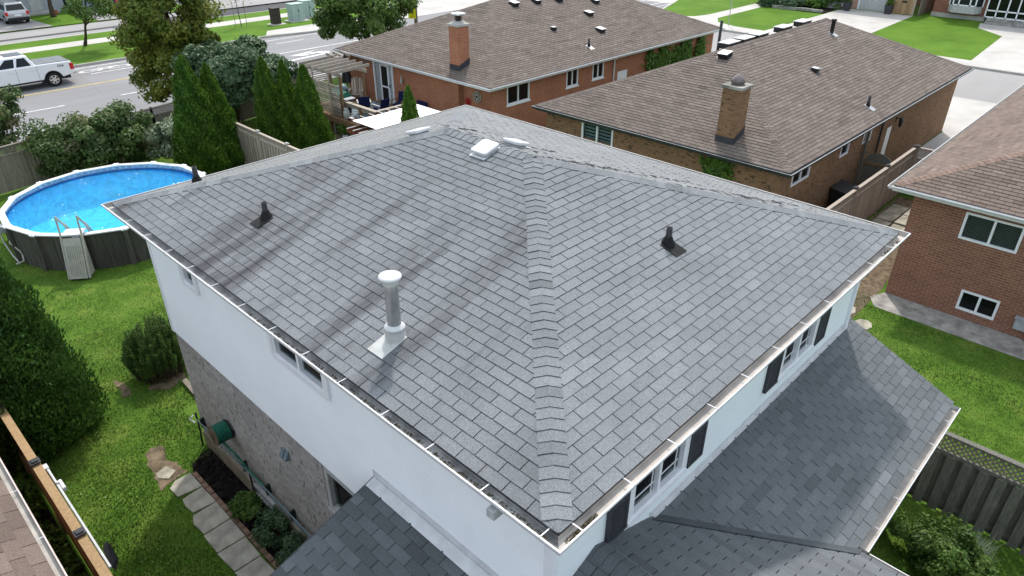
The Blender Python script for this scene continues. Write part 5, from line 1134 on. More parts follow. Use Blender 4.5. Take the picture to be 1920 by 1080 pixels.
# pine shrub against the house
t = thing('pine_shrub', 'round dark mugo pine in the lawn beside the white wall', 'shrub', (.9, 13.85, 0)); rg = np.random.default_rng(21); V = []; T = []; m = MB()
for i in range(230):
    a = rg.uniform(0, 6.28); r = .8*math.sqrt(rg.uniform()); x, y = .9+r*math.cos(a), 13.85+r*math.sin(a); z1 = (1.5+rg.normal(0, .12))*math.sqrt(max(.1, 1-(r/.88)**2)); 
    top = Vector((x, y, z1)); b0 = Vector((.9+(x-.9)*.75, 13.85+(y-13.85)*.75, .05)); m.tube([b0, top], [.015, .006], 4, cap=False)
    n = 260; f = rg.uniform(.2, 1, n)**.7; base = np.array(b0)+(np.array(top)-np.array(b0))*f[:, None]; d = rg.normal(size=(n, 3)); d[:, 2] = d[:, 2]*.6+.45; d /= np.linalg.norm(d, axis=1)[:, None]
    tip = base+d*(.075*rg.uniform(.7, 1.2, n))[:, None]; w_ = np.cross(d, rg.normal(size=(n, 3))); w_ /= np.linalg.norm(w_, axis=1)[:, None]; w_ *= .006
    V.append(np.stack([base-w_, base+w_, tip], 1).reshape(-1, 3)); T.append(np.clip(.5+rg.normal(0, .12)+rg.normal(0, .2, n), 0, 1))
rawmesh('needles', np.concatenate(V), 3, np.concatenate(T), 'leaf_pine', t); m.build('stem', 'bark', t)
for i, (px, py, r, l) in enumerate([(462, 955, .24, 'feathery green shrub nearest the basement window in the dark bed'), (512, 995, .32, 'largest feathery green shrub in the dark bed'), (552, 1040, .26, 'feathery green shrub nearest the lower dark roof in the bed')]):
    q = at(px, py, .2); q[0] = min(q[0], .2); bush('feathery_shrub', l, (q[0], q[1], 0), [((q[0], q[1], .28), (r, r*1.15, .26), 22, .14, 3600)], 'leaf_blue_green' if i else 'leaf_green', .03, 'shrubs in the garden bed')
bush('flowering_shrub', 'leafy shrub with pale flower heads below the garage gutter, bottom right', (8.45, -2.25, 0), [((8.35, -2.25, .45), (.62, .85, .42), 46, .2, 9500)], 'leaf_green', .04)
q = (8.75, -2.75, .35); t = thing('grass_tuft', 'yellowish ornamental grass tuft at the right of the flowering shrub', 'grass tuft', (9.0, -2.6, 0)); n = 500; rg = np.random.default_rng(9)
a = rg.uniform(0, 6.28, n); b0 = np.stack([9.0+rg.normal(0, .08, n), -2.6+rg.normal(0, .1, n), np.full(n, .02)], 1); tip = b0+np.stack([np.cos(a)*.35, np.sin(a)*.35, rg.uniform(.25, .55, n)], 1)*rg.uniform(.5, 1, n)[:, None]; w_ = np.stack([-np.sin(a), np.cos(a), np.zeros(n)], 1)*.008
rawmesh('blades', np.stack([b0-w_, b0+w_, tip], 1).reshape(-1, 3), 3, rg.uniform(.6, 1, n), 'leaf_silver', t)
# far street trees
c = pt(168, 14, 60.5); tree('young_tree', 'thin young tree on the verge across the road, sparse crown', (13.7, 57.9, 0), [((c[0], c[1], c[2]+.2), (1.7, 1.7, 1.6), 40, .5, 5200)], 'leaf_green', .09, .11, th=(c[0], c[1], c[2]+1))
tree('street_tree', 'tree trunk in the grass patch between the two far driveways', (16.1, 73, 0), [((16.3, 73.4, 5.6), (2.2, 2.2, 2), 40, .7, 5000)], 'leaf_green', .12, .2)
t = thing('sapling', 'staked leafless sapling on the far verge left of the utility boxes', 'tree', (25.6, 56.9, 0)); m = MB(); m.tube([(25.6, 56.9, 0), (25.5, 56.9, 1.6), (25.3, 56.9, 4)], [.04, .03, .012], 6)
for a in range(9): z = 1.8+a*.2; m.tube([(25.48-a*.01, 56.9, z), (25.48+.5*math.cos(a*2.2), 56.9+.5*math.sin(a*2.2), z+.5)], [.012, .004], 4)
m.build('trunk', 'bark', t)
for dx in (-.5, .5): m = MB(); m.tube([(25.6+dx, 56.9, 0), (25.6+dx, 56.9, 1.9)], .025, 5); m.build('stake', 'grey_wood', t)
V = rg.normal(size=(500, 3))*np.array([.5, .5, .7])+np.array([25.4, 56.9, 3.1]); rawmesh('crown', leafquads(V, .07), 4, rg.uniform(0, 1, 500), 'leaf_maple', t)
for i, (x, y, rx, ry, h, mt, l) in enumerate([(66.6, 30.2, 1.1, 1.0, .9, 'leaf_blue_green', 'dark rounded shrub at the far end of the curved footpath'), (67.3, 28.2, 1.3, 1.1, .75, 'leaf_blue_green', 'blue green shrub in the far bed, second from the left'), (68.6, 26.8, 1.2, 1.1, .8, 'leaf_bright', 'yellow green shrub in the far bed beside the stone edging'), (70, 25.6, 1.6, 1.2, 1.2, 'leaf_cedar_dark', 'darkest shrub of the far bed next to the concrete steps'), (68.8, 30.6, 1.6, 1.2, 1.3, 'leaf_green', 'tall shrub at the upper frame edge behind the far bed')]):
    bush('garden_shrub', l, (x, y, 0), [((x, y, h*.6), (rx, ry, h*.7), 22, .4, 3000)], mt, .1, 'shrubs in the far garden bed')
m = MB(); m.slab([(66, 24.6), (71, 24.8), (71, 32), (67.2, 32), (65.9, 29.5)], 0, .06); struct('garden_bed', m, 'soil')
t = thing('stone_edging', 'grey stacked stone edging in front of the far garden bed', 'edging', (66, 27, 0)); m = MB()
for i in range(26): f_ = i/26; x, y = 66.0+f_*.2, 29.4-f_*4.8; m.box((x-.15, y, 0), (x+.15, y+.17, .26+.05*random.random()), t=random.random())
m.build('stones', 'old_concrete', t)
# ivy on the far brick house
t = thing('ivy', 'green ivy climbing the right end of the far red brick wall', 'climbing plant', (32, 19.24, 0)); rg = np.random.default_rng(33); V = []
for (px, py, rx, rz, n) in [(1243, 113, .55, .5, 1500), (1232, 118, .9, .35, 1200), (1285, 88, .4, .9, 1800), (1272, 104, .8, .45, 1500), (1312, 85, .3, .65, 1000), (1310, 95, .45, .35, 700), (1241, 92, .18, .35, 250), (1218, 105, .3, .3, 180)]:
    q = ony(px, py, 19.2); V.append(np.stack([q[0]+rg.normal(0, rx*.5, n), 19.12+rg.uniform(-.08, .1, n), np.clip(q[2]+rg.normal(0, rz*.5, n), .05, 2.92)], 1))
V = np.concatenate(V); rawmesh('leaves', leafquads(V, .085, np.tile([0, -1., .3], (len(V), 1)), .8, .5), 4, rg.uniform(0, 1, len(V)), 'leaf_bright', t)
t = thing('ivy', 'dark ivy patch on the tan brick wall below its chimney', 'climbing plant', (17.5, 8.3, 0)); q = onx(1347, 310, 17.55); n = 1400; V = np.stack([17.5+rg.uniform(-.08, .03, n), q[1]+rg.normal(0, .22, n), q[2]-abs(rg.normal(0, .45, n))+.2], 1); rawmesh('leaves', leafquads(V, .06, np.tile([-1., 0, .3], (n, 1)), .8, .5), 4, rg.uniform(0, 1, n), 'leaf_cedar', t)

# overgrown strip between the new fence and the lower left house
rg = np.random.default_rng(77); n = 9000; V = np.stack([rg.uniform(-3.5, -2.62, n), rg.uniform(3.5, 15, n), np.zeros(n)], 1); k_ = np.sin(V[:, 1]*2.3)+np.sin(V[:, 1]*5.1+1)+np.sin(V[:, 0]*6); V = V[k_ > -.3]; n = len(V); V[:, 2] = rg.uniform(.02, .35, n)
o = rawmesh('ground_cover', leafquads(V, .055, np.tile([0, 0, 1.], (n, 1)), .6, .8), 4, rg.uniform(0, 1, n), 'leaf_cedar'); tag(o, 'leafy weeds in the narrow strip between the new fence and the lower left house', 'weeds', kind='stuff')
m = MB(); sheet(m, [(-3.5, 3), (-2.6, 3), (-2.6, 16), (-3.5, 16)], .008); struct('bare_soil', m, 'soil')
# clover and weed clumps through the lawns
n = 2600; x = rg.uniform(-2.4, .3, n); y = rg.uniform(5.5, 18, n); k_ = np.sin(x*3.3+np.sin(y*1.9)*2)+np.sin(y*2.7+x); ok = (k_ > .7) & (x < ex_(y)-.9) ; x, y = x[ok], y[ok]; n = len(x)
V = np.stack([x, y, rg.uniform(.03, .055, n)], 1); o = rawmesh('clover', leafquads(V, .022, np.tile([0, 0, 1.], (n, 1)), .8, .4), 4, rg.uniform(.5, 1, n), 'leaf_bright'); tag(o, 'pale clover leaves scattered through the left lawn', 'clover', kind='stuff')
# ================================================================== WALL FITTINGS OF THE WHITE HOUSE
t = thing('hose_reel', 'wall mounted reel wound with green garden hose on the grey brick wall', 'hose reel', (OV, 8.8, 1.5))
def xlathe(m, c, prof, n=24, sm=True, **k):
    c = Vector(c); vs = [c+Vector((x, r*math.cos(2*math.pi*j/n), r*math.sin(2*math.pi*j/n))) for r, x in prof for j in range(n)]
    m.mesh(vs, [(i*n+j, (i+1)*n+j, (i+1)*n+(j+1) % n, i*n+(j+1) % n) for i in range(len(prof)-1) for j in range(n)], sm=sm, **k)
rc = (.28, 8.8, 1.5)
for x, mt in ((-.15, 'dry_soil'), (.15, 'black_plastic')):
    m = MB(); xlathe(m, (rc[0]+x, rc[1], rc[2]), [(.06, -.006), (.215, -.006), (.215, .006), (.06, .006), (.06, -.006)], sm=False); m.build('reel_flange', mt, t)
m = MB(); xlathe(m, (rc[0]-.16, rc[1], rc[2]), [(0, 0), (.06, 0), (.06, .3)], sm=False); m.build('hub', 'brown_box', t)
m = MB()
for k in range(3):
    for i in range(7):
        r = .13+.028*k; x = -.125+.04*i+(.018 if k % 2 else 0); pts = [(rc[0]+x+.002*a, rc[1]+r*math.cos(a), rc[2]+r*math.sin(a)) for a in np.linspace(0, 2*math.pi, 20)]
        m.tube(pts, .017, 6, cap=False)
m.build('hose', 'green_hose', t)
m = MB(); m.tube([(.24, 8.72, 1.33), (.33, 8.5, 1.1), (.38, 8.1, .92), (.4, 7.6, .85)], .016, 6); m.tube([(.26, 8.7, 1.33), (.36, 8.45, 1.05), (.4, 8.0, .86), (.41, 7.55, .83)], .016, 6); m.build('loose_hose', 'green_hose', t)
m = MB(); m.box((.25, 8.62, 1.46), (OV-.002, 8.66, 1.54)); m.box((.25, 8.94, 1.46), (OV-.002, 8.98, 1.54)); m.build('bracket', 'black_plastic', t)
t = thing('wall_cables', 'grey blue cables clipped low along the grey brick wall', 'cables', (OV, 10.4, .7))
for k in range(3):
    m = MB(); pts = [(.41-.012*k, 10.55-.04*k, .7+.03*k)]+[(.415-.015*k, y, .72+.05*k+.03*math.sin(y*1.7+k)-.0*y) for y in np.arange(10.0, 4.0, -.5)]; m.tube(pts, .013, 6); m.build('cable', 'grey_cable', t)
for y in (10.25, 8.4, 7.5, 6.6, 5.7): m = MB(); m.box((.39, y-.02, .66), (OV+.002-.05+.045, y+.02, .9)); m.build('clip', 'black_plastic', t)
m = MB(); m.tube([(.4, 10.62, .78), (.3, 10.62, .74), (.36, 10.5, .66)], .018, 6); m.build('white_connector', 'white_metal', t)
m = MB(); m.tube([(.43, 10.53, .9), (.42, 10.52, .4), (.38, 10.5, 0)], .022, 6); m.build('conduit', 'black_plastic', t)
m = MB(); m.tube([(.4, 8.15, .8), (.38, 8.1, .4), (.36, 7.9, .16), (.4, 7.75, .22)], .018, 6); m.build('loop', 'black_rubber', t)
t = thing('vent_hood', 'small double louvred vent hood on the grey brick wall', 'vent hood', (OV, 6.42, 2.4))
for dy in (-.1, .015): m = MB(); m.mesh([(OV, 6.42+dy, 2.3), (OV, 6.505+dy, 2.3), (OV, 6.505+dy, 2.48), (OV, 6.42+dy, 2.48), (OV-.1, 6.42+dy, 2.32), (OV-.1, 6.505+dy, 2.32), (OV-.02, 6.505+dy, 2.48), (OV-.02, 6.42+dy, 2.48)], [(4, 5, 6, 7), (0, 4, 7, 3), (1, 2, 6, 5), (0, 1, 5, 4), (3, 7, 6, 2)]); m.build('louvre', 'grey_cable', t)
qa, qb = at(345, 712, .06), at(374, 745, .06); t = thing('garden_plank', 'old plank lying at the house wall under the pine shrub', 'plank', (qa[0], qa[1], 0)); m = MB(); m.bar(tuple(qa), tuple(qb), .13, .05, t=.3); m.build('board', 'grey_wood', t)
# ================================================================== DECK OF THE FAR BRICK HOUSE
ZD = .93
t = thing('wooden_deck', 'raised brown wooden deck with railing at the far red brick house', 'deck', (16.3, 26.5, 0))
m = MB()
for i, y in enumerate(np.arange(23.8, 29.25, .145)): m.box((14.75, y, ZD-.03), (17.94, y+.138, ZD), t=random.uniform(.2, .8))
m.build('floor', 'brown_wood', t)
m = MB(); m.box((14.72, 23.76, ZD-.26), (14.75, 29.3, ZD-.02)); m.box((14.75, 23.76, ZD-.26), (17.94, 23.8, ZD-.02)); m.build('fascia', 'brown_wood', t)
for x, y in ((14.85, 23.95), (14.85, 25.6), (14.85, 27.2), (14.85, 29.1), (16.4, 23.95)): m = MB(); m.box((x-.06, y-.06, 0), (x+.06, y+.06, ZD-.03)); m.build('post', 'brown_wood', t)
m = MB(); m.box((15.05, 23.75, ZD+.72), (15.25, 26.4, ZD+.77)); m.box((15.25, 23.75, ZD+.72), (16.9, 23.93, ZD+.77)); m.box((15.12, 23.85, ZD+.55), (15.18, 26.35, ZD+.7)); m.build('railing', 'weathered_wood', t)
for x, y in ((15.15, 26.3), (15.15, 25.0), (15.15, 23.88), (16.8, 23.86)): m = MB(); m.box((x-.07, y-.07, ZD), (x+.07, y+.07, ZD+.72)); m.build('railing_post', 'brown_wood', t)
tag(struct_ := MB().box((15.4, 24.3, ZD+.004), (17.7, 27.6, ZD+.012)).build('outdoor_rug', 'rug', origin=(16.5, 26, ZD)), 'grey patterned rug on the wooden deck', 'rug')
t = thing('pergola', 'weathered pergola with tilted rafters and slatted screen on the deck corner', 'pergola', (15.2, 27.7, ZD))
for i, y in enumerate(np.arange(26.2, 29.2, .55)): m = MB(); m.bar((14.55, y, 3.08), (16.75, y+.1, 3.12), .038, .14, t=random.random()); m.build('rafter', 'weathered_wood', t)
for x in (14.95, 16.35): m = MB(); m.bar((x, 26.0, 2.94), (x, 29.35, 2.94), .05, .16); m.build('beam', 'weathered_wood', t)
for i, (x, y) in enumerate(((16.5, 29.4), (16.9, 29.4), (17.3, 29.4))): m = MB(); m.bar((x, 28.7, 3.1), (x+.2, 29.9, 3.1), .04, .13); m.build('rafter', 'weathered_wood', t)
for x, y in ((14.95, 26.15), (14.95, 29.1), (16.35, 26.3), (16.35, 29.2)): m = MB(); m.box((x-.05, y-.05, ZD), (x+.05, y+.05, 2.9)); m.build('post', 'brown_wood', t)
m = MB()
for z in np.arange(1.05, 2.5, .092): m.bar((14.86, 26.2, z), (14.86, 29.15, z), .022, .05, t=random.random())
m.build('slat_screen', 'weathered_wood', t); m = MB()
for z in np.arange(1.5, 2.85, .1): m.bar((15.0, 29.2, z), (16.3, 29.2, z), .022, .05, t=random.random())
m.build('slat_screen', 'weathered_wood', t)
for y in (26.9, 28.3): m = MB(); m.box((14.8, y-.03, .1), (14.84, y+.03, 2.95)); m.build('batten', 'weathered_wood', t)
# white canopy
t = thing('canopy_pergola', 'low red brown pergola covered with a bright white cloth behind the grey roof', 'pergola', (14.3, 22, 0))
for y in np.arange(19.7, 21.95, .42): m = MB(); m.box((12.25, y, 1.86), (16.3, y+.045, 2.0)); o = m.build('rafter', 'red_brown_wood', t); m = MB(); m.box((12.25, y-.003, 2.0), (16.3, y+.048, 2.012)); m.build('rafter_top', 'old_white', o)
for x in np.arange(12.95, 16.3, .46): m = MB(); m.box((x, 19.4, 2.014), (x+.045, 22.55, 2.12)); o = m.build('rafter', 'red_brown_wood', t); m = MB(); m.box((x-.003, 19.4, 2.12), (x+.048, 22.55, 2.132)); m.build('rafter_top', 'old_white', o)
m = MB()
for i in range(16):
    x0, x1 = 12.75+i*.215, 12.75+(i+1)*.215; z = lambda x: 2.15+.01*math.sin(x*2.1)
    m.face([(x0, 19.3, z(x0)), (x1, 19.3, z(x1)), (x1, 22.12, z(x1)), (x0, 22.12, z(x0))], sm=True)
m.build('cloth', 'sail_white', t)
for x, y in ((12.5, 19.8), (12.5, 21.7), (16.1, 19.8), (16.1, 21.7)): m = MB(); m.box((x-.05, y-.05, 0), (x+.05, y+.05, 1.72)); m.build('post', 'red_brown_wood', t)
for x in (12.48, 16.08): m = MB(); m.box((x, 19.4, 1.72), (x+.045, 22.2, 1.858)); m.build('beam', 'red_brown_wood', t)
m = MB(); sheet(m, [(13.0, 24.2), (14.4, 23.7), (15.2, 25), (15.2, 28.4), (14.2, 27.9), (13.6, 26)], .01); struct('bare_soil', m, 'dry_soil')
# adirondack chair
def bx8(m, vs, **k): m.mesh(vs, [(0, 1, 2, 3), (7, 6, 5, 4), (0, 4, 5, 1), (1, 5, 6, 2), (2, 6, 7, 3), (3, 7, 4, 0)], **k)
t = thing('adirondack_chair', 'weathered wooden armchair with fan back beside the grey door', 'chair', (17.25, 28.35, ZD), rz=R(225))
m = MB()
for k in range(5): m.bar((.32-k*.12, -.26, .36-k*.03), (.32-k*.12, .26, .36-k*.03), .1, .022, t=random.random())
m.build('seat', 'weathered_wood', t, local=True); m = MB()
for k in range(-2, 3): m.bar((-.2, k*.105, .22), (-.46-.02, k*.14, 1.08-.05*abs(k)), .02, .095, up=(0, 1, 0), t=random.random())
m.build('backrest', 'weathered_wood', t, local=True)
for s in (-1, 1):
    m = MB(); m.bar((.4, s*.34, .56), (-.35, s*.34, .54), .13, .025); m.build('armrest', 'weathered_wood', t, local=True)
    m = MB(); m.bar((.33, s*.31, 0), (.33, s*.31, .55), .09, .03); m.build('leg', 'weathered_wood', t, local=True)
    m = MB(); m.bar((.4, s*.27, .33), (-.55, s*.27, .04), .03, .12); m.build('leg', 'weathered_wood', t, local=True)
def patio_chair(name, label, loc, rz, fab, fr):
    t = thing(name, label, 'chair', loc, rz=rz); m = MB(); m.box((-.26, -.26, .36), (.26, .26, .46)); m.build('seat', fab, t, local=True, bevel=.03)
    m = MB(); m.extr([(-.26, -.26, .42), (-.26, .26, .42), (-.38, .26, .92), (-.38, -.26, .92)], (-.06, 0, .01)); m.build('backrest', fab, t, local=True, bevel=.02)
    for s in (-1, 1):
        m = MB(); m.bar((.3, s*.3, .62), (-.34, s*.3, .62), .07, .03); m.build('armrest', fr, t, local=True)
        for x in (.26, -.28): m = MB(); m.bar((x, s*.3, 0), (x, s*.3, .61), .035, .035); m.build('leg', fr, t, local=True)
patio_chair('patio_chair', 'navy cushioned chair with pale arms, left of the pair on the deck', (16.1, 26.1, ZD), R(60), 'navy_cloth', 'old_white')
patio_chair('patio_chair', 'navy cushioned chair with pale arms, right of the pair on the deck', (16.35, 25.1, ZD), R(90), 'navy_cloth', 'old_white')
patio_chair('patio_chair', 'dark chair beside the small bright cedar on the deck', (17.4, 25.0, ZD), R(200), 'navy_cloth', 'brown_wood')
t = thing('wooden_bench', 'brown bench with navy cushion against the far brick wall', 'bench', (17.5, 23.6, 0)); m = MB(); m.box((17.1, 22.9, ZD+.25), (17.8, 24.2, ZD+.33)); m.build('seat', 'brown_wood', t); m = MB(); m.box((17.72, 23.4, ZD+.34), (17.85, 24.1, ZD+.72)); m.build('cushion', 'navy_cloth', t, bevel=.03)
for y in (23.0, 24.1): m = MB(); m.box((17.15, y-.05, 0), (17.75, y+.05, ZD+.25)); m.build('leg', 'brown_wood', t)
t = thing('barbecue', 'black kettle barbecue with blue grey lid on the deck by the slatted screen', 'barbecue', (16.2, 28.0, ZD)); m = MB(); m.lathe((16.2, 28.0, ZD), [(.05, .55), (.22, .62), (.29, .78), (.29, .82)], 16); m.build('bowl', 'black_plastic', t); m = MB(); m.lathe((16.2, 28.0, ZD), [(.295, .82), (.27, .95), (.15, 1.05), (0, 1.08)], 16); m.build('lid', 'grey_cable', t)
for a in (0, 2.1, 4.2): m = MB(); m.tube([(16.2+.12*math.cos(a), 28.0+.12*math.sin(a), ZD+.6), (16.2+.3*math.cos(a), 28.0+.3*math.sin(a), ZD)], .015, 6); m.build('leg', 'black_plastic', t)
t = thing('gas_grill', 'dark covered gas grill behind the slatted screen', 'grill', (15.4, 27.0, ZD)); m = MB(); m.box((15.15, 26.5, ZD+.05), (15.65, 27.5, ZD+.8)); m.build('cabinet', 'black_plastic', t, bevel=.03); m = MB(); m.extr([(15.1, 26.45, ZD+.8), (15.7, 26.45, ZD+.8), (15.66, 26.45, ZD+1.0), (15.45, 26.45, ZD+1.12), (15.15, 26.45, ZD+1.02)], (0, 1.1, 0)); m.build('hood', 'green_hose', t, bevel=.02); m = MB(); m.box((15.1, 26.1, ZD+.82), (15.65, 26.44, ZD+.86)); m.build('side_shelf', 'white_metal', t)
t = thing('closed_parasol', 'closed black parasol hanging at the corner of the far brick house', 'parasol', (17.25, 29.1, ZD)); m = MB(); m.lathe((17.25, 29.1, ZD), [(.05, 2.15), (.13, 1.9), (.2, 1.4), (.27, .8), (.2, .78), (0, .9)], 10, sm=False); m.build('canopy', 'black_plastic', t); m = MB(); m.tube([(17.25, 29.1, ZD), (17.25, 29.1, ZD+2.2)], .025, 8); m.build('pole', 'black_plastic', t)
t = thing('propane_tank', 'white propane tank standing at the deck edge outside the screen', 'gas bottle', (15.0, 26.0, ZD)); m = MB(); m.lathe((15.0, 26.0, ZD), [(.12, 0), (.15, .05), (.155, .3), (.12, .4), (.05, .44)], 14); m.build('tank_body', 'old_white', t); m = MB(); m.lathe((15.0, 26.0, ZD), [(.1, .42), (.1, .52), (.09, .52), (.09, .42)], 14); m.build('collar', 'old_white', t)
t = thing('planter_bowl', 'small black bowl with white inside on the deck edge', 'bowl', (14.95, 25.6, ZD)); m = MB(); m.lathe((14.95, 25.6, ZD), [(.07, 0), (.15, .1), (.16, .16), (.13, .16)], 14); m.build('bowl', 'black_plastic', t); m = MB(); m.lathe((14.95, 25.6, ZD), [(.13, .15), (0, .14)], 14); m.build('filling', 'white_trim', t)
q = at(648, 262, 0); t = thing('garden_ornament', 'small green plant in a white pot on bare soil near the white canopy', 'potted plant', (q[0], q[1], 0)); m = MB(); m.lathe((q[0], q[1], 0), [(.1, 0), (.15, .25), (.13, .25), (0, .22)], 12); m.build('pot', 'white_trim', t)
V = np.random.default_rng(2).normal(size=(260, 3))*.12+np.array([q[0], q[1], .5]); rawmesh('leaves', leafquads(V, .07), 4, NR.uniform(0, 1, 260), 'leaf_bright', t)
def textmesh(s, size, ext):
    cu = bpy.data.curves.new('txt', 'FONT'); cu.body = s; cu.size = size; cu.extrude = ext; cu.align_x = 'CENTER'; cu.align_y = 'CENTER'
    o = bpy.data.objects.new('txt', cu); me = bpy.data.meshes.new_from_object(o); bpy.data.objects.remove(o); return me
def textobj(name, s, size, mat, loc, ax, up, parent=None, ext=.01):
    me = textmesh(s, size, ext); ax = Vector(ax).normalized(); up = Vector(up).normalized(); n = ax.cross(up)
    root = parent
    while root is not None and root.parent is not None: root = root.parent
    M = Matrix((ax, up, n)).transposed().to_4x4(); M.translation = Vector(loc)-(LOC[root.name] if root else Vector(loc)); me.transform(M)
    me.materials.clear(); me.materials.append(MATS[mat]); o = bpy.data.objects.new(name, me); C.objects.link(o); o.parent = parent
    if root is None: o.location = loc
    return o
t = thing('barbecue_sign', 'metal letters reading BBQ on the far brick wall left of the grey door', 'sign', (17.93, 28.35, 2.68))
for k, ch in enumerate('BBQ'): textobj('letter', ch, .36, 'weathered_wood', (17.92, 28.57-k*.215, 2.68), (0, -1, 0), (0, 0, 1), t, .012)
t = thing('wind_chime', 'pale hanging wind chime on the far brick wall right of the door', 'wind chime', (17.9, 25.3, 2.6)); m = MB(); m.tube([(17.94, 25.3, 2.75), (17.85, 25.3, 2.75), (17.85, 25.3, 2.6)], .012, 5); m.build('hook', 'black_plastic', t); m = MB(); m.lathe((17.85, 25.3, 2.2), [(.05, 0), (.08, .12), (.03, .32), (.01, .4)], 8); m.build('chime', 'taupe_plastic', t)
for nm, y, z, r, mt, l in (('wall_flower', 20.36, 2.42, .27, 'taupe_plastic', 'pale round metal flower ornament on the far brick wall near its corner'), ('wall_flower', 20.95, 2.1, .16, 'red_lens', 'pink red flower ornament low on the far brick wall')):
    t = thing(nm, l, 'wall ornament', (18.25, y, z)); m = MB()
    for k in range(7):
        a = k*2*math.pi/7; c = Vector((18.2, y+r*.6*math.cos(a), z+r*.6*math.sin(a))); m.tube([c+Vector((0, r*.36*math.cos(b), r*.36*math.sin(b))) for b in np.linspace(0, 6.28, 9)], .022, 5, cap=False)
    m.build('petals', mt, t); m = MB(); m.lathe((18.2, y, z-.04), [(0, 0), (.06, .02), (.06, .06), (0, .08)], 8); m.build('centre', 'brown_box', t)
# ================================================================== STREET
t = thing('school_crossing_sign', 'tall yellow sign with up arrow and two walking figures on a grey pole', 'sign', (27.6, 36.1, 0))
zc = hgt(27.3, 36.2, 791, 17); dd = Vector((27.4-CAM[0], 36.2-CAM[1], 0)).normalized(); rt = Vector((dd.y, -dd.x, 0)); c = Vector((27.45, 36.1, zc))-dd*.17-rt*.12
m = MB(); m.tube([(27.6, 36.1, -.1), (27.6, 36.1, zc+3.2)], [.13, .11], 12); m.build('pole', 'grey_wood', t)
m = MB(); P4 = [c-rt*.24-Vector((0, 0, .55)), c+rt*.24-Vector((0, 0, .55)), c+rt*.24+Vector((0, 0, .55)), c-rt*.24+Vector((0, 0, .55))]; m.extr(P4, dd*.01); pl = m.build('sign_plate', 'sign_yellow', t)
F2 = lambda x, z: c-dd*.004+rt*x+Vector((0, 0, z))
m = MB(); m.face([F2(-.09, .28), F2(.09, .28), F2(0, .42)]); m.face([F2(-.025, .2), F2(.025, .2), F2(.025, .28), F2(-.025, .28)])
for x in (-.07, .06):
    m.face([F2(x+.03*math.cos(a), .03+.03*math.sin(a)) for a in np.arange(0, 6.28, .8)]); m.face([F2(x-.035, -.12), F2(x+.035, -.12), F2(x+.03, .0), F2(x-.03, .0)])
    m.face([F2(x-.05, -.27), F2(x-.02, -.27), F2(x+.01, -.12), F2(x-.03, -.12)]); m.face([F2(x+.03, -.27), F2(x+.06, -.27), F2(x+.035, -.12), F2(x, -.12)])
m.build('symbol', 'sign_black', pl); m = MB(); m.face([F2(-.11, -.4), F2(0, -.34), F2(.11, -.4), F2(.11, -.43), F2(0, -.37), F2(-.11, -.43)]); m.face([F2(-.1, -.47), F2(.1, -.47), F2(.1, -.44), F2(-.1, -.44)]); m.build('symbol', 'sign_orange', pl)
t = thing('sign_post', 'thin grey metal post in the far corner lawn', 'post', (54.6, 27.9, 0)); m = MB(); m.tube([(54.6, 27.9, 0), (54.6, 27.9, 5.5)], .035, 8); m.build('pole', 'galvanised', t); m = MB(); m.box((54.5, 27.87, 4.9), (54.7, 27.89, 5.4)); m.build('sign_plate', 'old_white', t)
def ubox(x, y, sx, sy, h, mat, label, pad=True):
    t = thing('utility_box', label, 'utility box', (x, y, 0), 'utility boxes on the far verge'); m = MB(); m.box((x-sx/2, y-sy/2, .03), (x+sx/2, y+sy/2, h)); m.build('cabinet', mat, t, bevel=.02)
    m = MB(); m.box((x-sx/2-.03, y-sy/2-.03, h), (x+sx/2+.03, y+sy/2+.03, h+.06)); m.build('lid', mat, t, bevel=.015)
    m = MB(); m.box((x-.01, y-sy/2-.012, .12), (x+.01, y-sy/2-.001, h-.1)); m.box((x+.06, y-sy/2-.03, h*.55), (x+.09, y-sy/2-.001, h*.68)); m.build('door_seam', 'brown_box', t)
    m = MB(); m.box((x-sx/2-.3, y-sy/2-.35, -.05), (x+sx/2+.3, y+sy/2+.2, .03)); m.build('concrete_pad', 'concrete', t)
ubox(28.15, 55.7, .7, .6, 1.25, 'brown_box', 'dark brown utility box, leftmost on the far verge'); ubox(30.3, 56.0, 1.15, .9, 1.35, 'green_box', 'pale green utility box in the middle, nearer of the two green ones'); ubox(31.95, 56.9, 1.15, .9, 1.35, 'green_box', 'pale green utility box on the right, partly behind the leafy tree')
# ---- vehicles, built pointing along local +x
def wheel(root, x, y, r, w, side, rimmat='chrome'):
    t = MB(); n = 24
    def yl(m, prof, **k):
        vs = [(x+q*math.cos(2*math.pi*j/n), y+side*d, r+q*math.sin(2*math.pi*j/n)) for q, d in prof for j in range(n)]
        m.mesh(vs, [(i*n+j, (i+1)*n+j, (i+1)*n+(j+1) % n, i*n+(j+1) % n) for i in range(len(prof)-1) for j in range(n)], **k)
    yl(t, [(.3*r, -w/2), (r*.96, -w/2), (r, -w*.35), (r, w*.35), (r*.95, w/2), (r*.64, w/2+.005), (r*.62, w*.2), (0, w*.18)], sm=True); tw = t.build('wheel', 'black_rubber', root, local=True)
    m = MB(); yl(m, [(r*.64, w*.42), (r*.62, w/2+.008), (r*.56, w/2), (r*.56, w*.3)], sm=True)
    for k in range(6):
        a = k*math.pi/3; c_, s__ = math.cos(a), math.sin(a); m.bar((x, y+side*w*.42, r), (x+r*.58*c_, y+side*w*.47, r+r*.58*s__), .03, .09, up=(-s__, 0, c_))
    yl(m, [(.07, w*.3), (.07, w*.52), (0, w*.53)]); m.build('rim', rimmat, tw, local=True)
def arch(cx, r, z0, n=9, rev=False):
    a = np.linspace(0, math.pi, n); p = [(cx+r*math.cos(q), z0+r*math.sin(q)) for q in a]; return p[::-1] if rev else p
def side_ext(m, poly, y0, y1, **k): m.extr([(x, y0, z) for x, z in poly], (0, y1-y0, 0), **k)
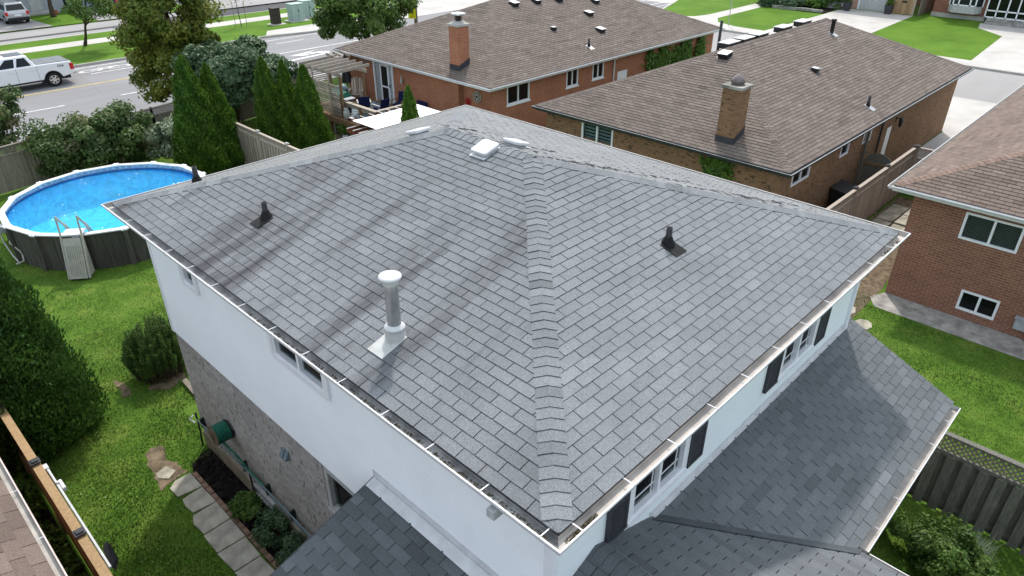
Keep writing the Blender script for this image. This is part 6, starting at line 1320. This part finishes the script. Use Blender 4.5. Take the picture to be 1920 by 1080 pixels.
t = thing('pickup_truck', 'white crew cab pickup with grey bed cover driving out of frame at left', 'pickup truck', (6.75, 48.1, G0), rz=math.pi)
L2, Wd, r = 2.95, .99, .41; ax = (-1.72, 1.95)
# local: +x front;  truck faces world -X, so local x=-2.95 is the tail
body = [(-2.88, .62), (-2.3, .5)]+[(ax[0]-.52, .5)]+arch(ax[0], .5, .42, rev=True)[1:-1]+[(ax[0]+.52, .48), (ax[1]-.52, .48)]+arch(ax[1], .5, .42, rev=True)[1:-1]+[(ax[1]+.52, .5), (2.9, .55), (2.93, 1.0), (2.75, 1.22), (1.35, 1.33), (-1.0, 1.36), (-2.86, 1.34), (-2.92, 1.0)]
m = MB(); side_ext(m, body, -Wd, Wd); m.build('body', 'car_white', t, local=True, bevel=.045)
m = MB(); m.box((-2.8, -.88, 1.3), (-1.02, .88, 1.385)); m.build('bed_cover', 'tonneau', t, local=True, bevel=.02); m = MB()
for x in (-1.6, -2.2): m.box((x-.008, -.87, 1.385), (x+.008, .87, 1.39))
m.build('cover_seam', 'black_plastic', t, local=True)
m = MB(); bt = [(-1.0, -.95), (1.45, -.95), (1.45, .95), (-1.0, .95)]; tp = [(-.72, -.72), (.62, -.72), (.62, .72), (-.72, .72)]
vs = [(x, y, 1.33) for x, y in bt]+[(x, y, 1.88) for x, y in tp]+[(x*.93, y*.9, 1.95) for x, y in tp]
m.mesh(vs, [(0, 1, 5, 4), (1, 2, 6, 5), (2, 3, 7, 6), (3, 0, 4, 7), (4, 5, 9, 8), (5, 6, 10, 9), (6, 7, 11, 10), (7, 4, 8, 11), (8, 9, 10, 11)]); m.build('cab', 'car_white', t, local=True, bevel=.05)
def cabpt(u, v, s, off=.012): # u along, v up on side
    b0 = -1.0+2.45*u; t0 = -.72+1.34*u; return (b0+(t0-b0)*v, s*(.95+(.72-.95)*v+off), 1.33+.55*v)
for s in (-1, 1):
    for u0, u1 in ((.09, .42), (.47, .84)):
        m = MB(); q = [cabpt(u0, .1, s), cabpt(u1, .1, s), cabpt(u1-.02, .9, s), cabpt(u0+.04, .9, s)]; m.face(q if s < 0 else q[::-1]); m.build('side_window', 'car_glass', t, local=True)
    for xd in (-.98, .1, 1.2): m = MB(); m.bar((xd, s*(Wd+.003), .55), (xd, s*(Wd+.003), 1.33), .012, .006, up=(0, s, 0)); m.build('door_seam', 'charcoal_metal', t, local=True)
    for xd in (-.75, .35): m = MB(); m.bar((xd-.09, s*(Wd+.03), 1.13), (xd+.1, s*(Wd+.03), 1.13), .03, .035); m.build('door_handle', 'car_white', t, local=True)
    m = MB(); m.bar((-1.0, s*(Wd+.02), .4), (1.3, s*(Wd+.02), .4), .16, .05); m.build('running_board', 'chrome', t, local=True)
    m = MB(); m.box((-2.95, s*.93-.06, .85), (-2.72, s*.93+.075, 1.22)); m.build('tail_light', 'red_lens', t, local=True, bevel=.02)
    m = MB(); m.bar((1.1, s*1.0, 1.38), (1.1, s*1.22, 1.38), .12, .18); m.build('wing_mirror', 'car_white', t, local=True, bevel=.02)
    for x in ax: 
        wheel(t, x, s*(.86), r, .26, s)
        m = MB(); pts = [(x+.5*math.cos(a), s*(Wd-.02), .42+.5*math.sin(a)) for a in np.linspace(.05, math.pi-.05, 14)]; m.tube(pts, .02, 5); m.build('wheel_arch', 'black_plastic', t, local=True)
m = MB(); m.box((-.6, -.55, 1.945), (.35, .55, 1.962)); m.build('sunroof', 'car_glass', t, local=True); m = MB(); m.face([(1.42, -.85, 1.36), (1.42, .85, 1.36), (.66, .66, 1.86), (.66, -.66, 1.86)]); m.build('windscreen', 'car_glass', t, local=True)
m = MB(); m.face([(-1.0, .8, 1.45), (-1.0, -.8, 1.45), (-.77, -.66, 1.84), (-.77, .66, 1.84)]); m.build('rear_window', 'car_glass', t, local=True)
m = MB(); m.box((-3.05, -.93, .55), (-2.86, .93, .74)); m.build('rear_bumper', 'chrome', t, local=True, bevel=.02); m = MB(); m.box((-2.7, -.8, .35), (2.6, .8, .55)); m.build('underbody', 'black_plastic', t, local=True)
me = textmesh('FX4', .21, .003); M = Matrix(((-1, 0, 0), (0, 0, 1), (0, 1, 0))).to_4x4(); M.translation = Vector((-2.25, Wd+.012, 1.14)); me.transform(M); me.materials.clear(); me.materials.append(MATS['sign_black']); o = bpy.data.objects.new('decal', me); C.objects.link(o); o.parent = t
def suv(name, label, cat, loc, rz, paint, rear='car_glass', wag=True):
    t = thing(name, label, cat, loc, rz=rz); r = .35; ax = (-1.35, 1.4); Wd = .88
    body = [(-2.25, .5), (-2.15, .34), (ax[0]-.42, .34)]+arch(ax[0], .41, .35, rev=True)[1:-1]+[(ax[0]+.42, .32), (ax[1]-.42, .32)]+arch(ax[1], .41, .35, rev=True)[1:-1]+[(ax[1]+.42, .34), (2.2, .4), (2.25, .75), (2.1, .95), (1.1, 1.05), (-2.15, 1.05), (-2.25, .85)]
    m = MB(); side_ext(m, body, -Wd, Wd); m.build('body', paint, t, local=True, bevel=.05)
    b = [(-2.12, -.82), (1.15, -.82), (1.15, .82), (-2.12, .82)]; tp = [(-1.85, -.66), (.35, -.66), (.35, .66), (-1.85, .66)]
    m = MB(); m.mesh([(x, y, 1.04) for x, y in b]+[(x, y, 1.6) for x, y in tp]+[(x*.95, y*.88, 1.67) for x, y in tp], [(0, 1, 5, 4), (1, 2, 6, 5), (2, 3, 7, 6), (3, 0, 4, 7), (4, 5, 9, 8), (5, 6, 10, 9), (6, 7, 11, 10), (7, 4, 8, 11), (8, 9, 10, 11)]); m.build('cabin', paint, t, local=True, bevel=.04)
    m = MB(); m.face([(-2.1, .68, 1.12), (-2.1, -.68, 1.12), (-1.9, -.58, 1.54), (-1.9, .58, 1.54)]); m.build('rear_window', 'car_glass', t, local=True); m = MB(); m.face([(1.07, -.72, 1.12), (1.07, .72, 1.12), (.5, .6, 1.54), (.5, -.6, 1.54)]); m.build('windscreen', 'car_glass', t, local=True)
    for s in (-1, 1):
        for x0, x1, a0, a1 in ((-1.95, -1.3, -1.8, -1.28), (-1.2, -.35, -1.2, -.38), (-.25, .75, -.28, .3)):
            q = [(x0, s*.8, 1.12), (x1, s*.8, 1.12), (a1, s*.695, 1.52), (a0, s*.695, 1.52)]; m = MB(); m.face(q if s < 0 else q[::-1]); m.build('side_window', 'car_glass', t, local=True)
        m = MB(); m.box((-2.27, s*.78-.09, .72), (-2.1, s*.78+.115, 1.02)); m.build('tail_light', 'red_lens', t, local=True, bevel=.02)
        m = MB(); m.bar((-1.7, s*.6, 1.7), (.2, s*.6, 1.7), .03, .035); m.build('roof_rail', 'black_plastic', t, local=True)
        for x in ax: wheel(t, x, s*.78, r, .22, s, 'galvanised')
    m = MB(); m.box((-2.32, -.82, .36), (-2.15, .82, .56)); m.build('bumper', 'black_plastic' if paint == 'car_silver' else paint, t, local=True, bevel=.03); m = MB(); m.box((-2.29, -.25, .66), (-2.256, .25, .8)); m.build('number_plate', 'white_trim', t, local=True); m = MB(); m.box((-2, -.7, .24), (2, .7, .4)); m.build('underbody', 'black_plastic', t, local=True)
    return t
suv('parked_car', 'silver boxy car parked on the leftmost far driveway', 'car', (12.95, 73.2, 0), R(90), 'car_silver')
suv('parked_car', 'black car parked on the second far driveway beside the maple', 'car', (21.9, 73.5, 0), R(90), 'car_black')
suv('parked_car', 'dark car at the upper frame edge right of the maple', 'car', (28.6, 72.4, G0+.05), R(90), 'car_black')
# ---- far houses across the road
def farhouse(label, x0, x1, y0, y1, h, wm, rm, parts_, name='far_house'):
    t = thing(name, label, 'house', ((x0+x1)/2, y0, 0)); m = MB(); m.box((x0, y0, -.1), (x1, y1, h)); m.build('wall', wm, t)
    m = MB(); a = .4; k = min(x1-x0, y1-y0)/2; xm0, xm1 = (x0+k, x1-k) if x1-x0 > y1-y0 else ((x0+x1)/2,)*2; ym0, ym1 = ((y0+y1)/2,)*2 if x1-x0 > y1-y0 else (y0+k, y1-k)
    m.mesh([(x0-a, y0-a, h), (x1+a, y0-a, h), (x1+a, y1+a, h), (x0-a, y1+a, h), (xm0, ym0, h+k*.4), (xm1, ym1, h+k*.4)], [(0, 1, 5, 4), (1, 2, 5), (2, 3, 4, 5), (3, 0, 4), (0, 3, 2, 1)] if x1-x0 > y1-y0 else [(0, 1, 4), (1, 2, 5, 4), (2, 3, 5), (3, 0, 4, 5), (0, 3, 2, 1)]); m.build('roof', rm, t)
    for nm, mt, a_, b_ in parts_: m = MB(); m.box(a_, b_); m.build(nm, mt, t)
    return t
farhouse('blue grey house behind the silver car in the top left corner', 3, 18, 76, 88, 5.5, 'grey_paint', 'brown_shingle', [('garage_door', 'garage_blue', (10.2, 75.95, 0), (13.9, 75.99, 2.3)), ('door', 'old_white', (15.2, 75.94, .2), (16.2, 75.99, 2.2)), ('step', 'concrete', (14.4, 74.9, 0), (17.2, 75.99, .18)), ('planter', 'terracotta', (16.6, 74.5, .0), (16.9, 74.85, .3))])
farhouse('house with pale blue garage door behind the black car at top left', 18.6, 26, 76.6, 88, 5.5, 'grey_paint', 'brown_shingle', [('garage_door', 'garage_blue_light', (19.6, 76.5, 0), (23.8, 76.59, 2.3))])
t = farhouse('pinkish brick house with pale garage door and concrete steps at the top right', 71, 82, 20.0, 34, 5.5, 'pinkish_brick_plain', 'brown_shingle', [('garage_door', 'old_white', (70.93, 20.7, 0), (70.99, 23.3, 2.2)), ('door_frame', 'white_trim', (70.9, 20.55, 0), (70.99, 20.69, 2.3)), ('door_frame', 'white_trim', (70.9, 23.31, 0), (70.99, 23.45, 2.3))])
for k in range(4): m = MB(); m.box((69.4+k*.35, 24.5, 0), (70.98, 26.0, .17*(k+1))); m.build('step', 'concrete', t)
m = MB()
for y in (24.45,): m.tube([(69.4, y, .1), (69.4, y, 1.0), (70.8, y, 1.7), (70.8, y, .7)], .03, 6)
m.build('handrail', 'charcoal_metal', t)
pot0 = None
for i, (x, y, l) in enumerate(((69.3, 23.8, 'dark square planter with clipped shrub left of the far garage door'), (70.1, 20.35, 'dark square planter with clipped shrub right of the far garage door'))):
    t = thing('planter', l, 'planter', (x, y, 0), 'planters flanking the far garage door'); m = MB(); m.mesh([(x-.24, y-.24, 0), (x+.24, y-.24, 0), (x+.24, y+.24, 0), (x-.24, y+.24, 0), (x-.32, y-.32, .8), (x+.32, y-.32, .8), (x+.32, y+.32, .8), (x-.32, y+.32, .8)], [(4, 5, 6, 7), (0, 1, 5, 4), (1, 2, 6, 5), (2, 3, 7, 6), (3, 0, 4, 7)]); m.build('pot', 'charcoal_metal', t)
    V = NR.normal(size=(500, 3))*.16+np.array([x, y, 1.02]); rawmesh('foliage', leafquads(V, .07), 4, NR.uniform(0, 1, 500), 'leaf_cedar', t)
t = thing('side_gate', 'pale wooden boarded side gate right of the far garage', 'gate', (70.75, 19.2, 0)); m = MB()
for k, y in enumerate(np.arange(18.5, 20.0, .16)): m.box((70.72, y, .03), (70.76, y+.15, 2.1), t=random.random())
m.build('boards', 'new_wood', t); m = MB(); m.box((70.69, 19.1, 1.0), (70.718, 19.5, 1.2)); m.build('grille', 'brown_box', t); m = MB(); m.box((70.68, 18.36, 0), (70.8, 18.49, 2.2)); m.build('gate_post', 'weathered_wood', t)
t = thing('wooden_fence', 'dark board fence receding between the two far houses at top right', 'fence', (72, 18.2, 0)); m = MB()
for k in range(38): x = 70.9+k*.24; m.box((x, 18.0-k*.0, .03), (x+.22, 18.03, 2.0), t=random.random())
m.build('boards', 'grey_wood', t)
for k in range(4): m = MB(); m.box((70.85+k*2.9, 17.93, 0), (70.97+k*2.9, 18.0, 2.1)); m.build('post', 'grey_wood', t)
t = thing('far_brick_house', 'red brick house with white bay window and glazed porch in the top right corner', 'house', (72, 10, 0))
m = MB(); m.box((72.0, 13.0, .35), (84, 17.2, 6)); m.box((73.5, -4, .35), (84, 12.99, 6)); m.build('wall', 'dark_red_brick', t); m = MB(); m.box((71.96, 12.9, -.1), (84, 17.24, .35)); m.box((73.4, -4, -.1), (84, 12.89, .35)); m.build('plinth', 'concrete', t)
m = MB(); bay = [(72.0, 13.3), (71.3, 13.75), (71.3, 15.55), (72.0, 16.0)]
m.slab(bay[::-1] if False else [(72.0, 16.0), (71.3, 15.55), (71.3, 13.75), (72.0, 13.3)], .55, 1.15); b_ = m.build('bay_base', 'old_white', t, bevel=.02)
m = MB(); m.slab([(72.0, 15.95), (71.36, 15.52), (71.36, 13.78), (72.0, 13.35)], 1.15, 2.7); m.build('bay_glass', 'dark_glass', b_)
m = MB(); m.slab([(72.0, 15.9), (71.45, 15.45), (71.45, 13.85), (72.0, 13.4)], 1.16, 2.69); m.build('curtain', 'curtain', b_)
m = MB()
for x, y in ((71.98, 13.33), (71.33, 13.76), (71.33, 14.2), (71.33, 15.1), (71.33, 15.54), (71.98, 15.97)): m.box((x-.05, y-.05, 1.14), (x+.05, y+.05, 2.7))
m.bar((71.33, 13.74, 1.2), (71.33, 15.56, 1.2), .1, .1); m.slab([(72.0, 16.05), (71.25, 15.6), (71.25, 13.7), (72.0, 13.25)], 2.7, 2.9); m.build('bay_frame', 'white_trim', b_)
m = MB()
for y in np.arange(8.2, 12.95, .78): m.box((71.5, y-.05, .42), (71.6, y+.05, 2.8))
for z in (.42, .95, 2.7): m.box((71.5, 8.2, z), (71.6, 12.9, z+.1))
po = m.build('porch_frame', 'white_trim', t); m = MB(); m.box((71.54, 8.25, .52), (71.56, 12.85, 2.7)); m.build('pane', 'dark_glass', po); m = MB(); m.box((71.45, 8.0, 2.8), (73.5, 12.95, 3.0)); m.build('porch_roof', 'old_white', t)
for k in range(3): m = MB(); m.box((70.6+k*.3, 9.2, 0), (73.4, 12.6, .14*(k+1))); m.build('step', 'old_concrete', t)
m = MB(); m.mesh([(71.5, -4.4, 6), (84.4, -4.4, 6), (84.4, 17.6, 6), (71.5, 17.6, 6), (78, 1, 8.6), (78, 12, 8.6)], [(0, 1, 4), (1, 2, 5, 4), (2, 3, 5), (3, 0, 4, 5), (0, 3, 2, 1)]); m.build('roof', 'brown_shingle', t)
